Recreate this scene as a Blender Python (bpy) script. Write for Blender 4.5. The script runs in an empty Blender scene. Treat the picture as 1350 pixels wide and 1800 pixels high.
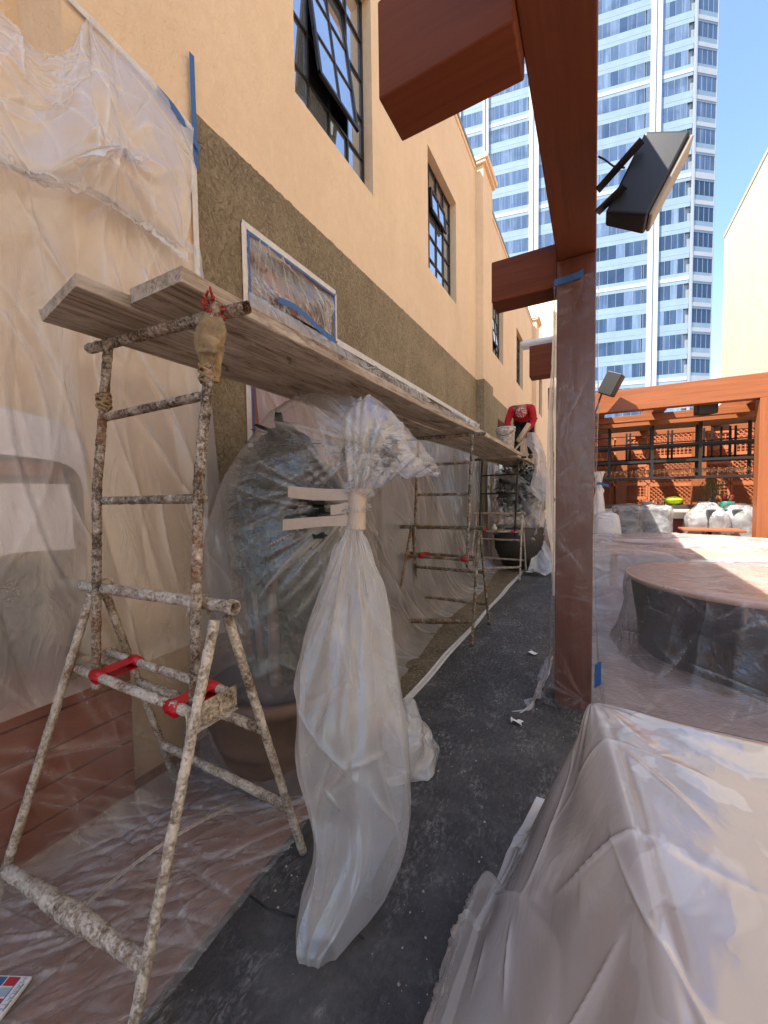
import bpy, math, random
import numpy as np
from mathutils import Vector, Matrix
R = math.radians
random.seed(7)
scene = bpy.context.scene
# ------------------------------------------------------------------ camera
CAMH = 1.55
FPX = 676.0
yaw, pit, rol = R(28.7), R(-2.6), math.atan(205 / 15000)
_F = np.array([-math.sin(yaw) * math.cos(pit), math.cos(yaw) * math.cos(pit), math.sin(pit)])
_R0 = np.array([math.cos(yaw), math.sin(yaw), 0.0])
_U0 = np.cross(_R0, _F)
_R = _R0 * math.cos(rol) - _U0 * math.sin(rol)
_U = _U0 * math.cos(rol) + _R0 * math.sin(rol)
_C = np.array([0, 0, CAMH])
cd = bpy.data.cameras.new('camera')
cam = bpy.data.objects.new('camera', cd)
scene.collection.objects.link(cam)
m = Matrix(((_R[0], _U[0], -_F[0], 0), (_R[1], _U[1], -_F[1], 0), (_R[2], _U[2], -_F[2], CAMH), (0, 0, 0, 1)))
cam.matrix_world = m
cd.sensor_fit = 'VERTICAL'
cd.sensor_height = 24
cd.sensor_width = 18
cd.lens = 24 * FPX / 1800
cd.clip_start = 0.02
cd.clip_end = 3000
scene.camera = cam
# ------------------------------------------------------------------ light
SUN = Vector((-0.42, -0.50, 1.0)).normalized()
w = bpy.data.worlds.new('World')
scene.world = w
w.use_nodes = True
nt = w.node_tree
bg = nt.nodes['Background']
sk = nt.nodes.new('ShaderNodeTexSky')
sk.sky_type = 'NISHITA'
sk.sun_disc = False
sk.sun_elevation = math.asin(SUN.z)
sk.sun_rotation = math.atan2(SUN.x, SUN.y)
sk.air_density = 1.0
sk.dust_density = 0.6
sk.ozone_density = 2.5
nt.links.new(sk.outputs[0], bg.inputs[0])
bg.inputs[1].default_value = 0.12
sl = bpy.data.lights.new('sun', 'SUN')
sl.energy = 4.4
sl.angle = R(0.5)
sl.color = (1, .94, .85)
so = bpy.data.objects.new('sun', sl)
scene.collection.objects.link(so)
so.rotation_euler = SUN.to_track_quat('Z', 'Y').to_euler()
so.location = (-20, -20, 40)
scene.view_settings.view_transform = 'Standard'
scene.view_settings.look = 'None'
scene.view_settings.gamma = 1
scene.view_settings.exposure = 1.9
scene.view_settings.use_curve_mapping = False
scene.render.engine = 'CYCLES'
scene.cycles.max_bounces = 10
scene.cycles.transparent_max_bounces = 24
scene.cycles.diffuse_bounces = 5
scene.cycles.glossy_bounces = 4
scene.cycles.transmission_bounces = 6
scene.cycles.caustics_reflective = False
scene.cycles.caustics_refractive = False
scene.cycles.sample_clamp_indirect = 6

# ------------------------------------------------------------------ measuring helper: a sight line met with a known plane
def un(px, py, x=None, y=None, z=None, d=None):
    v = _F + _R * (px - 675) / FPX + _U * (900 - py) / FPX
    if x is not None: t = (x - _C[0]) / v[0]
    elif y is not None: t = (y - _C[1]) / v[1]
    elif z is not None: t = (z - _C[2]) / v[2]
    else: t = d
    return _C + v * t

# ------------------------------------------------------------------ materials
MATS = {}
class NB:
    def __init__(s, name):
        s.m = bpy.data.materials.new(name); s.m.use_nodes = True
        s.t = s.m.node_tree; s.t.nodes.clear()
        s.out = s.n('OutputMaterial')
        s.co = None
    def n(s, typ, **kw):
        nd = s.t.nodes.new('ShaderNode' + typ)
        for k, v in kw.items():
            if isinstance(k, str) and hasattr(nd, k): setattr(nd, k, v)
            else: nd.inputs[k].default_value = v
        return nd
    def l(s, a, b): s.t.links.new(a, b)
    def coord(s, stretch=(1, 1, 1), kind='Object', rot=(0, 0, 0)):
        if s.co is None: s.co = s.n('TexCoord')
        mp = s.n('Mapping'); mp.inputs['Scale'].default_value = stretch
        mp.inputs['Rotation'].default_value = rot
        s.l(s.co.outputs[kind], mp.inputs[0]); return mp.outputs[0]
    def noise(s, scale, detail=4, rough=.55, stretch=(1, 1, 1), dist=0, rot=(0, 0, 0)):
        nd = s.n('TexNoise'); nd.inputs['Scale'].default_value = scale
        nd.inputs['Detail'].default_value = detail; nd.inputs['Roughness'].default_value = rough
        nd.inputs['Distortion'].default_value = dist
        s.l(s.coord(stretch, rot=rot), nd.inputs['Vector']); return nd.outputs['Fac']
    def voro(s, scale, feature='F1', stretch=(1, 1, 1), rnd=1):
        nd = s.n('TexVoronoi'); nd.feature = feature
        nd.inputs['Scale'].default_value = scale; nd.inputs['Randomness'].default_value = rnd
        s.l(s.coord(stretch), nd.inputs['Vector']); return nd.outputs['Distance']
    def ramp(s, fac, lo, hi, a=0., b=1.):
        r = s.n('MapRange'); r.inputs[1].default_value = lo; r.inputs[2].default_value = hi
        r.inputs[3].default_value = a; r.inputs[4].default_value = b
        s.l(fac, r.inputs[0]); return r.outputs[0]
    def math(s, op, a, b):
        nd = s.n('Math'); nd.operation = op
        for i, v in enumerate((a, b)):
            if isinstance(v, (int, float)): nd.inputs[i].default_value = v
            else: s.l(v, nd.inputs[i])
        return nd.outputs[0]
    def mix(s, fac, a, b):
        nd = s.n('MixRGB')
        for i, v in ((0, fac), (1, a), (2, b)):
            if isinstance(v, (int, float)): nd.inputs[i].default_value = v
            elif isinstance(v, tuple): nd.inputs[i].default_value = (*v, 1)
            else: s.l(v, nd.inputs[i])
        return nd.outputs[0]
    def bump(s, h, strength, dist=.01, prev=None):
        b = s.n('Bump'); b.inputs['Strength'].default_value = strength
        b.inputs['Distance'].default_value = dist
        s.l(h, b.inputs['Height'])
        if prev is not None: s.l(prev, b.inputs['Normal'])
        return b.outputs[0]
    def pbsdf(s, col, rough=.6, metal=0, normal=None, spec=.5, coat=0):
        p = s.n('BsdfPrincipled')
        if isinstance(col, tuple): p.inputs['Base Color'].default_value = (*col, 1)
        else: s.l(col, p.inputs['Base Color'])
        if isinstance(rough, (int, float)): p.inputs['Roughness'].default_value = rough
        else: s.l(rough, p.inputs['Roughness'])
        p.inputs['Metallic'].default_value = metal
        p.inputs['Specular IOR Level'].default_value = spec
        p.inputs['Coat Weight'].default_value = coat
        if normal is not None: s.l(normal, p.inputs['Normal'])
        return p
    def done(s, sh):
        s.l(sh.outputs[0] if hasattr(sh, 'outputs') else sh, s.out.inputs[0]); return s.m

def simple(name, col, rough=.6, metal=0, var=.15, vs=8, bs=40, bump=.15, spec=.5, stretch=(1, 1, 1), dist=.005):
    b = NB(name)
    n1 = b.noise(vs, 5, .6, stretch)
    c = b.mix(b.ramp(n1, .3, .7), tuple(x * (1 - var) for x in col), tuple(min(1, x * (1 + var)) for x in col))
    n2 = b.noise(bs, 4, .6, stretch)
    MATS[name] = b.done(b.pbsdf(c, rough, metal, b.bump(n2, bump, dist), spec))
    return MATS[name]

def mk_stucco(name, col, col2, bs=22, bump=.35, dist=.01):
    b = NB(name)
    big = b.noise(1.1, 5, .6, dist=.6); fine = b.noise(9, 6, .65)
    streak = b.noise(5, 4, .6, (1, 1, .16))
    c = b.mix(b.ramp(big, .3, .72), col, col2)
    c = b.mix(b.ramp(fine, .35, .75, 0, .35), c, tuple(x * .86 for x in col))
    c = b.mix(b.ramp(streak, .55, .8, 0, .3), c, tuple(x * 1.1 for x in col2))
    c = b.mix(b.ramp(b.noise(.7, 6, .7, (1, 1, .35), 1.2), .55, .75, 0, .35), c, tuple(x * .8 for x in col))
    tr = b.noise(bs, 6, .62, (1, 1, .75), .8)
    mid = b.noise(4.2, 3, .5, (1, 1, .6), 1.2)
    nm = b.bump(mid, .5, .03); nm = b.bump(tr, bump, dist, nm)
    MATS[name] = b.done(b.pbsdf(c, .88, 0, nm, .25))
mk_stucco('stucco', (.73, .56, .37), (.81, .63, .43), 26, .8, .012)
mk_stucco('stucco_cream', (.47, .395, .295), (.53, .45, .34), 6, .4, .02)
mk_stucco('stucco_trim', (.78, .59, .39), (.84, .65, .45))
mk_stucco('stucco_pale', (.75, .62, .42), (.80, .67, .47))
# fresh wet mortar coat
b = NB('mortar')
big = b.noise(1.6, 5, .6, dist=.8)
tro = b.noise(16, 7, .72, (1, 1.2, 1), 2.2)
c = b.mix(b.ramp(big, .3, .7), (.235, .178, .095), (.36, .280, .160))
c = b.mix(b.ramp(tro, .50, .66, 0, .7), c, (.50, .43, .27)); c = b.mix(b.ramp(tro, .46, .36, 0, .6), c, (.10, .075, .035))
c = b.mix(b.ramp(b.noise(60, 3, .6), .62, .7, 0, .6), c, (.09, .07, .04))
nm = b.bump(tro, 1., .03); nm = b.bump(b.noise(70, 5, .7, dist=1), .7, .006, nm)
MATS['mortar'] = b.done(b.pbsdf(c, .75, 0, nm, .3))

def mk_timber(name, c1, c2, rough=.45, axis=1, spec=.4, coat=.0):
    b = NB(name)
    st = [22, 22, 22]; st[axis] = .8
    g = b.noise(1.0, 6, .65, tuple(st), .5)
    st2 = [80, 80, 80]; st2[axis] = 2
    g2 = b.noise(1.0, 3, .6, tuple(st2))
    big = b.noise(1.3, 3, .5)
    c = b.mix(b.ramp(g, .3, .72), c1, c2)
    c = b.mix(b.ramp(g2, .5, .8, 0, .35), c, tuple(x * .55 for x in c1))
    c = b.mix(b.ramp(big, .4, .7, 0, .3), c, tuple(x * .75 for x in c2))
    nm = b.bump(g2, .12, .002)
    MATS[name] = b.done(b.pbsdf(c, rough, 0, nm, spec, coat))
mk_timber('timber_y', (.20, .060, .020), (.30, .098, .034))
mk_timber('timber_x', (.20, .060, .020), (.30, .098, .034), axis=0)
mk_timber('timber_z', (.20, .060, .020), (.30, .098, .034), axis=2)
mk_timber('shaded_timber_y', (.105, .030, .012), (.155, .047, .019), .62, spec=.25)  # pergola timber again, with shade painted into a darker colour
mk_timber('shaded_timber_x', (.125, .033, .012), (.18, .050, .018), .62, axis=0, spec=.2)  # cross beams likewise: shade put into the wood colour
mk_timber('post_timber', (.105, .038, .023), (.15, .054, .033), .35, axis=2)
mk_timber('lattice_timber', (.34, .10, .038), (.46, .155, .06), .6, axis=2)
mk_timber('box_timber', (.17, .04, .014), (.26, .065, .022), .6, axis=1)
# weathered board
b = NB('board')
g = b.noise(1., 7, .7, (22, .9, 22), .6); g2 = b.noise(1., 6, .75, (75, 3.0, 75), .4); pt = b.noise(3.2, 6, .72, (1, .45, 1), .6)
c = b.mix(b.ramp(g, .35, .65), (.31, .255, .19), (.62, .55, .46))
c = b.mix(b.ramp(g2, .50, .66, 0, .85), c, (.13, .095, .06))
c = b.mix(b.ramp(pt, .50, .62, 0, .75), c, (.66, .61, .53))
c = b.mix(b.ramp(b.noise(2.3, 7, .78, (1.8, .5, 1), .8), .55, .62, 0, .85), c, (.10, .072, .045))
nm = b.bump(g2, 1., .010); nm = b.bump(pt, .8, .01, nm)
MATS['board'] = b.done(b.pbsdf(c, .85, 0, nm, .2))
# pipe caked with plaster
def mk_pipe(name, white, dark1=(.085, .055, .035), dark2=(.24, .17, .10)):
    b = NB(name)
    n1 = b.noise(14, 7, .75, dist=.5); n2 = b.noise(90, 6, .75); n3 = b.noise(4, 4, .6)
    c = b.mix(b.ramp(n2, .35, .65), dark1, dark2)
    c = b.mix(b.ramp(n3, .5, .64, 0, .6), c, (.30, .12, .045))
    wh = b.mix(b.ramp(n2, .3, .65), (.42, .35, .26), (.68, .62, .54))
    f = b.ramp(b.math('ADD', b.math('MULTIPLY', n1, .6), b.math('MULTIPLY', n2, .4)), .46 + .09 - white * .18, .60 + .09 - white * .18)
    c = b.mix(f, c, wh)
    nm = b.bump(n2, .9, .004); nm = b.bump(f, .6, .004, nm)
    MATS[name] = b.done(b.pbsdf(c, .85, 0, nm, .25))
mk_pipe('pipe_white', .98); mk_pipe('pipe_mid', .86); mk_pipe('pipe_dark', .56, (.05, .038, .03), (.13, .10, .07))
mk_pipe('pipe_olive', .38, (.07, .06, .035), (.20, .17, .10))
# black floor mat with plaster dust
b = NB('black_mat')
n1 = b.noise(1.5, 6, .7, dist=1.0); n2 = b.noise(42, 7, .74, (1.4, .7, 1), .7); n3 = b.noise(150, 4, .7)
d1 = b.ramp(n1, .46, .64, 0, 1); cl_ = b.noise(4.5, 5, .65, (1.2, .8, 1), .5)
geo = b.n('NewGeometry'); sep = b.n('SeparateXYZ'); b.l(geo.outputs['Position'], sep.inputs[0])
far = b.ramp(sep.outputs[1], 1.2, 5.0, .08, .6)
dust = b.math('MULTIPLY', b.ramp(n2, .46, .80), b.math('ADD', b.math('MULTIPLY', b.ramp(cl_, .50, .66), .85), far))
c = b.mix(b.ramp(n3, .3, .7), (.030, .030, .030), (.050, .049, .048))
c = b.mix(b.math('MULTIPLY', d1, .5), c, (.12, .118, .114))
c = b.mix(dust, c, (.42, .41, .39))
c = b.mix(b.ramp(b.voro(22), .035, .02, 0, .8), c, (.6, .58, .53))
nm = b.bump(n3, .5, .002); nm = b.bump(n1, .4, .02, nm)
MATS['black_mat'] = b.done(b.pbsdf(c, b.ramp(n1, .3, .7, .55, .8), 0, nm, .35))
# rubble dusted floor
b = NB('mortar_floor')
n1 = b.noise(3, 6, .7); n2 = b.noise(40, 7, .8); n3 = b.noise(110, 5, .8)
c = b.mix(b.ramp(n1, .35, .65), (.12, .095, .055), (.23, .19, .125))
c = b.mix(b.ramp(n2, .5, .62), c, (.36, .32, .24)); c = b.mix(b.ramp(n3, .58, .66, 0, .8), c, (.05, .04, .03))
MATS['mortar_floor'] = b.done(b.pbsdf(c, .9, 0, b.bump(n2, 1, .02), .2))
b = NB('terracotta_floor')
c = b.mix(b.ramp(b.noise(2.2, 5, .6), .3, .7), (.20, .088, .052), (.29, .14, .09))
c = b.mix(b.ramp(b.noise(30, 4, .6), .5, .7, 0, .3), c, (.45, .30, .22))
MATS['terracotta_floor'] = b.done(b.pbsdf(c, .6, 0, b.bump(b.noise(60), .2, .003), .3))
simple('ground', (.16, .15, .14), .9)
simple('asphalt', (.05, .05, .05), .9)

def film(name, alpha=.25, tint=(.86, .87, .88), crinkle=14, cs=.5, rough=.22, haze=.25, gloss=.55, trans=.45, stretch=(1, 1, 1), fold=.5, blotch=0, base=.055):
    """thin polythene: mostly see-through, milky where doubled or seen edge-on, painted highlight streaks on creases, glossy"""
    b = NB(name)
    w1 = b.noise(crinkle, 5, .55, stretch, 1.6)
    ab = b.math('ABSOLUTE', b.math('SUBTRACT', w1, .5), 0)
    w2 = b.noise(crinkle * .3, 3, .5, stretch, .8)
    ridge = b.ramp(ab, 0, .12, 1, 0)
    nm = b.bump(w2, .5 * cs, .05); nm = b.bump(ridge, .6 * cs, .006, nm)
    nm = b.bump(b.noise(crinkle * 5, 3, .6, stretch, .8), .35 * cs, .0025, nm)
    body = b.pbsdf(tint, rough, 0, nm, .5)
    tl = b.n('BsdfTranslucent'); tl.inputs[0].default_value = (*tint, 1); b.l(nm, tl.inputs['Normal'])
    mb = b.n('MixShader'); mb.inputs[0].default_value = trans
    b.l(body.outputs[0], mb.inputs[1]); b.l(tl.outputs[0], mb.inputs[2])
    tp = b.n('BsdfTransparent'); tp.inputs[0].default_value = (.97, .97, .97, 1)
    lw = b.n('LayerWeight'); lw.inputs['Blend'].default_value = .35
    at = b.n('Attribute'); at.attribute_name = 'fold'
    f = b.math('ADD', alpha, b.ramp(w2, .4, .75, 0, haze))
    if blotch: f = b.math('ADD', f, b.ramp(b.noise(2.3, 3, .45, dist=1.2), .50, .525, 0, blotch))
    f = b.math('ADD', f, b.math('MULTIPLY', lw.outputs['Facing'], .24))
    f = b.math('ADD', f, b.math('MULTIPLY', at.outputs['Fac'], fold))  # crease opacity: doubled film plus painted highlight streaks
    cl = b.n('Clamp'); b.l(f, cl.inputs[0]); cl.inputs[2].default_value = .93
    ma = b.n('MixShader'); b.l(cl.outputs[0], ma.inputs[0]); b.l(tp.outputs[0], ma.inputs[1]); b.l(mb.outputs[0], ma.inputs[2])
    gl = b.n('BsdfGlossy'); gl.inputs['Roughness'].default_value = rough * .6; b.l(nm, gl.inputs['Normal'])
    lf = b.n('LayerWeight'); lf.inputs['Blend'].default_value = .5; b.l(nm, lf.inputs['Normal'])
    fr = b.math('ADD', b.math('MULTIPLY', b.math('POWER', lf.outputs['Facing'], 3.5), gloss), base)
    mg = b.n('MixShader'); b.l(fr, mg.inputs[0])
    b.l(ma.outputs[0], mg.inputs[1]); b.l(gl.outputs[0], mg.inputs[2])
    MATS[name] = b.done(mg)
film('film_clear', .13, haze=.15)
film('film_wall', .26, haze=.16, fold=.3, stretch=(1, 1, .35), crinkle=10)
film('film_upper', .38, haze=.22, crinkle=5, cs=.4, gloss=.6, rough=.3, fold=.7)
film('film_wrap', .05, haze=.10, fold=.34, base=.065, crinkle=10, stretch=(1, 1, .6), gloss=.7)
film('film_chair', .22, haze=.3, crinkle=12, cs=.8)
film('film_skirt', .21, (.84,.84,.83), haze=.12, fold=.35, crinkle=6, stretch=(1, 1, .2), cs=.3, rough=.35)
film('film_milky', .55, haze=.2, crinkle=8, cs=.4, rough=.3)
film('film_table', .40, (.87,.88,.89), trans=.25, haze=.15, crinkle=2.0, cs=.16, rough=.18, gloss=.9, fold=.5, blotch=.25, base=.12)
film('film_patio', .27, (.88, .86, .86), haze=.22, crinkle=9, cs=.8)
film('film_floor', .07, haze=.16, fold=.4, crinkle=9, cs=1.0, stretch=(1.6, .6, 1), gloss=.8)
film('film_bag', .42, haze=.25, crinkle=14, cs=.8, gloss=.8)
film('film_post', .0, haze=.04, base=.03, fold=.3, crinkle=8, cs=.7, gloss=.6, stretch=(1, 1, .5))
film('film_bright', .75, (.93, .93, .91), haze=.2, crinkle=10, cs=.7)
def mk_glass(name, col, metal, rough=.03, bump=.0):
    b = NB(name)
    n = b.noise(1.2, 2, .5)
    MATS[name] = b.done(b.pbsdf(b.mix(b.ramp(n, .3, .7), col, tuple(x * .8 for x in col)), rough, metal, b.bump(n, .03, .02), .8))
mk_glass('window_glass', (.72, .78, .84), .85)
def mk_tower_glass(name, c1, c2):
    b = NB(name)
    st = b.noise(.9, 5, .7, (1, 1, .06)); big = b.noise(.07, 4, .6, dist=2)
    c = b.mix(b.ramp(st, .5, .72, 0, .75), c1, c2)
    c = b.mix(b.ramp(big, .52, .6, 0, .35), c, tuple(x * .5 for x in c1))
    MATS[name] = b.done(b.pbsdf(c, .12, .55, b.bump(b.noise(.5, 3), .06, .1), .6))
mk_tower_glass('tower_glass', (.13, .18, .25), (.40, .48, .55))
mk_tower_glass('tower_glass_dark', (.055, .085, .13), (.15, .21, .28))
mk_tower_glass('tower_glass_pale', (.20, .26, .33), (.45, .52, .58))
mk_tower_glass('tower_glass_mid', (.085, .125, .19), (.30, .38, .46))
simple('tower_spandrel', (.23, .30, .345), .35, .1, .08, .6, 2, .05, dist=.02)
simple('tower_white', (.42, .42, .42), .5, 0, .05, .5, 2, .05, dist=.02)
simple('tower_grey', (.30, .33, .36), .4, .2, .05)
simple('black_steel', (.016, .015, .015), .5, .2, .2, 20, 60, .2)
simple('sash_steel', (.018, .018, .02), .5, .1, .2, 20)
simple('speaker_black', (.008, .008, .009), .45, 0, .1, 30, 300, .2, dist=.001)
simple('speaker_grille', (.30, .27, .23), .6)
film('film_sign', .10, haze=.15, crinkle=7, cs=.6, gloss=.8, fold=.8, base=.1)
film('film_sleeve', .12, haze=.12, crinkle=10, gloss=.8, fold=.4, base=.1)
film('film_round', .06, haze=.10, crinkle=7, cs=.7, gloss=.7, fold=.5, base=.07)
film('film_box', .05, haze=.09, crinkle=7, cs=.6, gloss=.6, fold=.25)
simple('blue_tape', (.018, .10, .30), .5, 0, .12, 30, 60, .2)
simple('red_tape', (.50, .012, .018), .4, 0, .1, 30, 70, .3)
simple('tan_tape', (.44, .36, .29), .5, 0, .08, 20, 60, .3)
simple('white_tape', (.62, .60, .55), .6, 0, .12, 14, 60, .4)
simple('rag', (.26, .19, .10), .9, 0, .4, 25, 60, .8, dist=.01)
simple('rag_red', (.35, .05, .03), .9, 0, .5, 60, 60, .8)
simple('cloth_white', (.74, .73, .77), .85, 0, .04, 3, 300, .15, dist=.001)
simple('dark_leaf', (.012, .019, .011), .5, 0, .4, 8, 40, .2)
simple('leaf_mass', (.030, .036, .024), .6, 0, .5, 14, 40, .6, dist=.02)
simple('leaf_green', (.10, .16, .04), .55, 0, .4, 8)
simple('red_flower', (.42, .02, .05), .6, 0, .3, 20)
simple('pot_clay', (.13, .08, .055), .7, 0, .2, 6)
simple('pot_dark', (.055, .045, .04), .6, 0, .2, 6)
simple('red_paint', (.20, .028, .022), .55, 0, .1, 3)
simple('cream_counter', (.62, .52, .36), .4, 0, .1, 6)
simple('bar_top', (.045, .035, .03), .3)
simple('ceiling_tan', (.36, .30, .20), .8, 0, .08, 2)
simple('chair_fabric', (.035, .036, .038), .8, 0, .3, 12)
simple('lime', (.52, .75, .02), .35, 0, .1)
simple('teal', (.03, .38, .36), .35, 0, .1)
simple('lilac', (.45, .33, .42), .6)
simple('skin', (.30, .16, .10), .6, 0, .1)
simple('shirt_red', (.45, .008, .014), .85, 0, .25, 9, 30, .5, dist=.01)
simple('trousers_black', (.012, .012, .014), .9)
simple('boot', (.05, .04, .03), .8)
b = NB('bandana'); n = b.noise(26, 3, .6, dist=1.5)
MATS['bandana'] = b.done(b.pbsdf(b.mix(b.ramp(n, .54, .57), (.38, .02, .03), (.72, .62, .60)), .8))
b = NB('bucket_plastic'); n = b.noise(22, 6, .75, dist=1)
MATS['bucket_plastic'] = b.done(b.pbsdf(b.mix(b.ramp(n, .45, .55), (.42, .37, .28), (.72, .70, .65)), .6, 0, b.bump(n, .8, .01)))
simple('tool_wood', (.52, .40, .26), .7); simple('plaster_white', (.62, .58, .50), .8, 0, .15, 20, 60, .5)
simple('paper', (.72, .71, .70), .7, 0, .03); simple('ink_red', (.42, .03, .05), .5); simple('ink_blue', (.05, .12, .25), .5); simple('ink_sky', (.30, .42, .52), .5); simple('ink_black', (.02, .02, .02), .5)
simple('dark_cloth', (.010, .012, .018), .6, 0, .3, 5, 20, .4, dist=.02)
simple('table_wood', (.46, .27, .19), .5, 0, .15, 4)
simple('chip', (.42, .38, .30), .9, 0, .4, 60)
simple('cord', (.012, .012, .012), .6)
simple('gutter', (.25, .27, .28), .5, .3)
simple('inner_wood', (.30, .11, .075), .6, 0, .25, 4)
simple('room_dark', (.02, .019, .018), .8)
simple('chain_mat', (.46, .40, .33), .7, .1, .3, 40, 80, .6)
b = NB('clear_glass')
p = b.n('BsdfGlass'); p.inputs['Roughness'].default_value = .02; p.inputs['Color'].default_value = (.9, .95, .95, 1)
t = b.n('BsdfTransparent'); mm = b.n('MixShader'); mm.inputs[0].default_value = .45
b.l(t.outputs[0], mm.inputs[1]); b.l(p.outputs[0], mm.inputs[2]); MATS['clear_glass'] = b.done(mm)

# ------------------------------------------------------------------ object helpers
COL = scene.collection
def link(o): COL.objects.link(o); return o
def tag(o, label=None, cat=None, group=None, kind=None):
    if label: o['label'] = label
    if cat: o['category'] = cat
    if group: o['group'] = group
    if kind: o['kind'] = kind
    return o
WORLD_LOC = {}
def thing(name, loc, label, cat, group=None):
    o = link(bpy.data.objects.new(name, None)); o.location = loc; o.empty_display_size = .1
    WORLD_LOC[o] = np.array(loc, float)
    return tag(o, label, cat, group)
def wl(o): return WORLD_LOC.get(o, np.zeros(3))

class MB:
    def __init__(s): s.v = []; s.f = []; s.mi = []; s.sm = []; s.mats = []; s.k = 0
    def mat(s, name):
        if name not in s.mats: s.mats.append(name)
        return s.mats.index(name)
    def add(s, vs, fs, mat, smooth=False):
        k = s.k; m_ = s.mat(mat)
        s.v.append(np.asarray(vs, float).reshape(-1, 3)); s.k += len(s.v[-1])
        for f in fs: s.f.append(tuple(i + k for i in f)); s.mi.append(m_); s.sm.append(smooth)
        return s
    def box(s, lo, hi, mat, M=None):
        x0, y0, z0 = lo; x1, y1, z1 = hi
        v = np.array([(x0, y0, z0), (x1, y0, z0), (x1, y1, z0), (x0, y1, z0), (x0, y0, z1), (x1, y0, z1), (x1, y1, z1), (x0, y1, z1)], float)
        if M is not None: v = np.array([list(M @ Vector(p)) for p in v])
        return s.add(v, [(0, 3, 2, 1), (4, 5, 6, 7), (0, 1, 5, 4), (1, 2, 6, 5), (2, 3, 7, 6), (3, 0, 4, 7)], mat)
    def bar(s, a, b_, w_, h_, mat, up=(0, 0, 1)):
        a = np.array(a, float); b_ = np.array(b_, float); d = b_ - a; L = np.linalg.norm(d); d /= L
        u = np.array(up, float)
        if abs(d @ u) > .95: u = np.array([1., 0, 0])
        sx = np.cross(d, u); sx /= np.linalg.norm(sx); uz = np.cross(sx, d)
        v = [a + sx * i * w_ / 2 + uz * j * h_ / 2 for i, j in ((-1, -1), (1, -1), (1, 1), (-1, 1))] + [b_ + sx * i * w_ / 2 + uz * j * h_ / 2 for i, j in ((-1, -1), (1, -1), (1, 1), (-1, 1))]
        return s.add(v, [(0, 1, 2, 3), (7, 6, 5, 4), (0, 4, 5, 1), (1, 5, 6, 2), (2, 6, 7, 3), (3, 7, 4, 0)], mat)
    def tube(s, pts, rad, mat, n=10, rough=0, seg=None, cap=True, hollow=False):
        P = [np.array(p, float) for p in pts]
        if seg:
            Q = [P[0]]; 
            for a, c in zip(P[:-1], P[1:]):
                k = max(1, int(np.linalg.norm(c - a) / seg))
                for i in range(1, k + 1): Q.append(a + (c - a) * i / k)
            P = Q
        m_ = len(P); rr = rad if hasattr(rad, '__len__') else None
        V = []
        u = None
        for i, p in enumerate(P):
            d = P[min(i + 1, m_ - 1)] - P[max(i - 1, 0)]; d = d / (np.linalg.norm(d) + 1e-9)
            if u is None:
                u = np.cross(d, (0, 0, 1.)) if abs(d[2]) < .9 else np.cross(d, (1., 0, 0))
            u = u - d * (u @ d); u /= np.linalg.norm(u); w_ = np.cross(d, u)
            r = rad if rr is None else np.interp(i / (m_ - 1), np.linspace(0, 1, len(rr)), rr)
            for k in range(n):
                a = 2 * math.pi * k / n
                q = r * (1 + (random.random() - .35) * rough) if rough else r
                V.append(p + (u * math.cos(a) + w_ * math.sin(a)) * q)
        F = [(i * n + k, i * n + (k + 1) % n, (i + 1) * n + (k + 1) % n, (i + 1) * n + k) for i in range(m_ - 1) for k in range(n)]
        if cap: F += [tuple(range(n))[::-1], tuple((m_ - 1) * n + k for k in range(n))]
        return s.add(V, F, mat, True)
    def lathe(s, prof, c, mat, n=20, smooth=True, M=None):
        V = []
        for r, z in prof:
            for k in range(n):
                a = 2 * math.pi * k / n; V.append((r * math.cos(a), r * math.sin(a), z))
        V = np.array(V)
        if M is not None: V = np.array([list(M @ Vector(p)) for p in V])
        V = V + np.array(c)
        m_ = len(prof)
        F = [(i * n + k, i * n + (k + 1) % n, (i + 1) * n + (k + 1) % n, (i + 1) * n + k) for i in range(m_ - 1) for k in range(n)]
        return s.add(V, F, mat, smooth)
    def build(s, name, parent=None, base=None):
        V = np.concatenate(s.v) if s.v else np.zeros((0, 3))
        if parent is not None: org = wl(parent)
        elif base is not None: org = np.array(base, float)
        else: org = np.array([(V[:, 0].min() + V[:, 0].max()) / 2, (V[:, 1].min() + V[:, 1].max()) / 2, V[:, 2].min()])
        me = bpy.data.meshes.new(name)
        me.from_pydata((V - org).tolist(), [], s.f)
        me.polygons.foreach_set('material_index', s.mi); me.polygons.foreach_set('use_smooth', s.sm)
        for mn in s.mats: me.materials.append(MATS[mn])
        me.update()
        o = link(bpy.data.objects.new(name, me))
        if parent is not None: o.parent = parent; WORLD_LOC[o] = org
        else: o.location = org; WORLD_LOC[o] = org
        return o
def soften(o, wd=.004, seg=2):
    md = o.modifiers.new('bevel', 'BEVEL'); md.width = wd; md.segments = seg; md.limit_method = 'ANGLE'
    return o
def dup(root, dloc, label=None, parent=None):
    def rec(o, par):
        c = o.copy(); link(c); c.parent = par
        for ch in [q for q in bpy.data.objects if q.parent == o]: rec(ch, c)
        return c
    r = rec(root, parent)
    r.location = Vector(root.location) + Vector(dloc)
    WORLD_LOC[r] = wl(root) + np.array(dloc)
    if label: r['label'] = label
    return r
def struct(o, kind='structure'): o['kind'] = kind; return o

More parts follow.
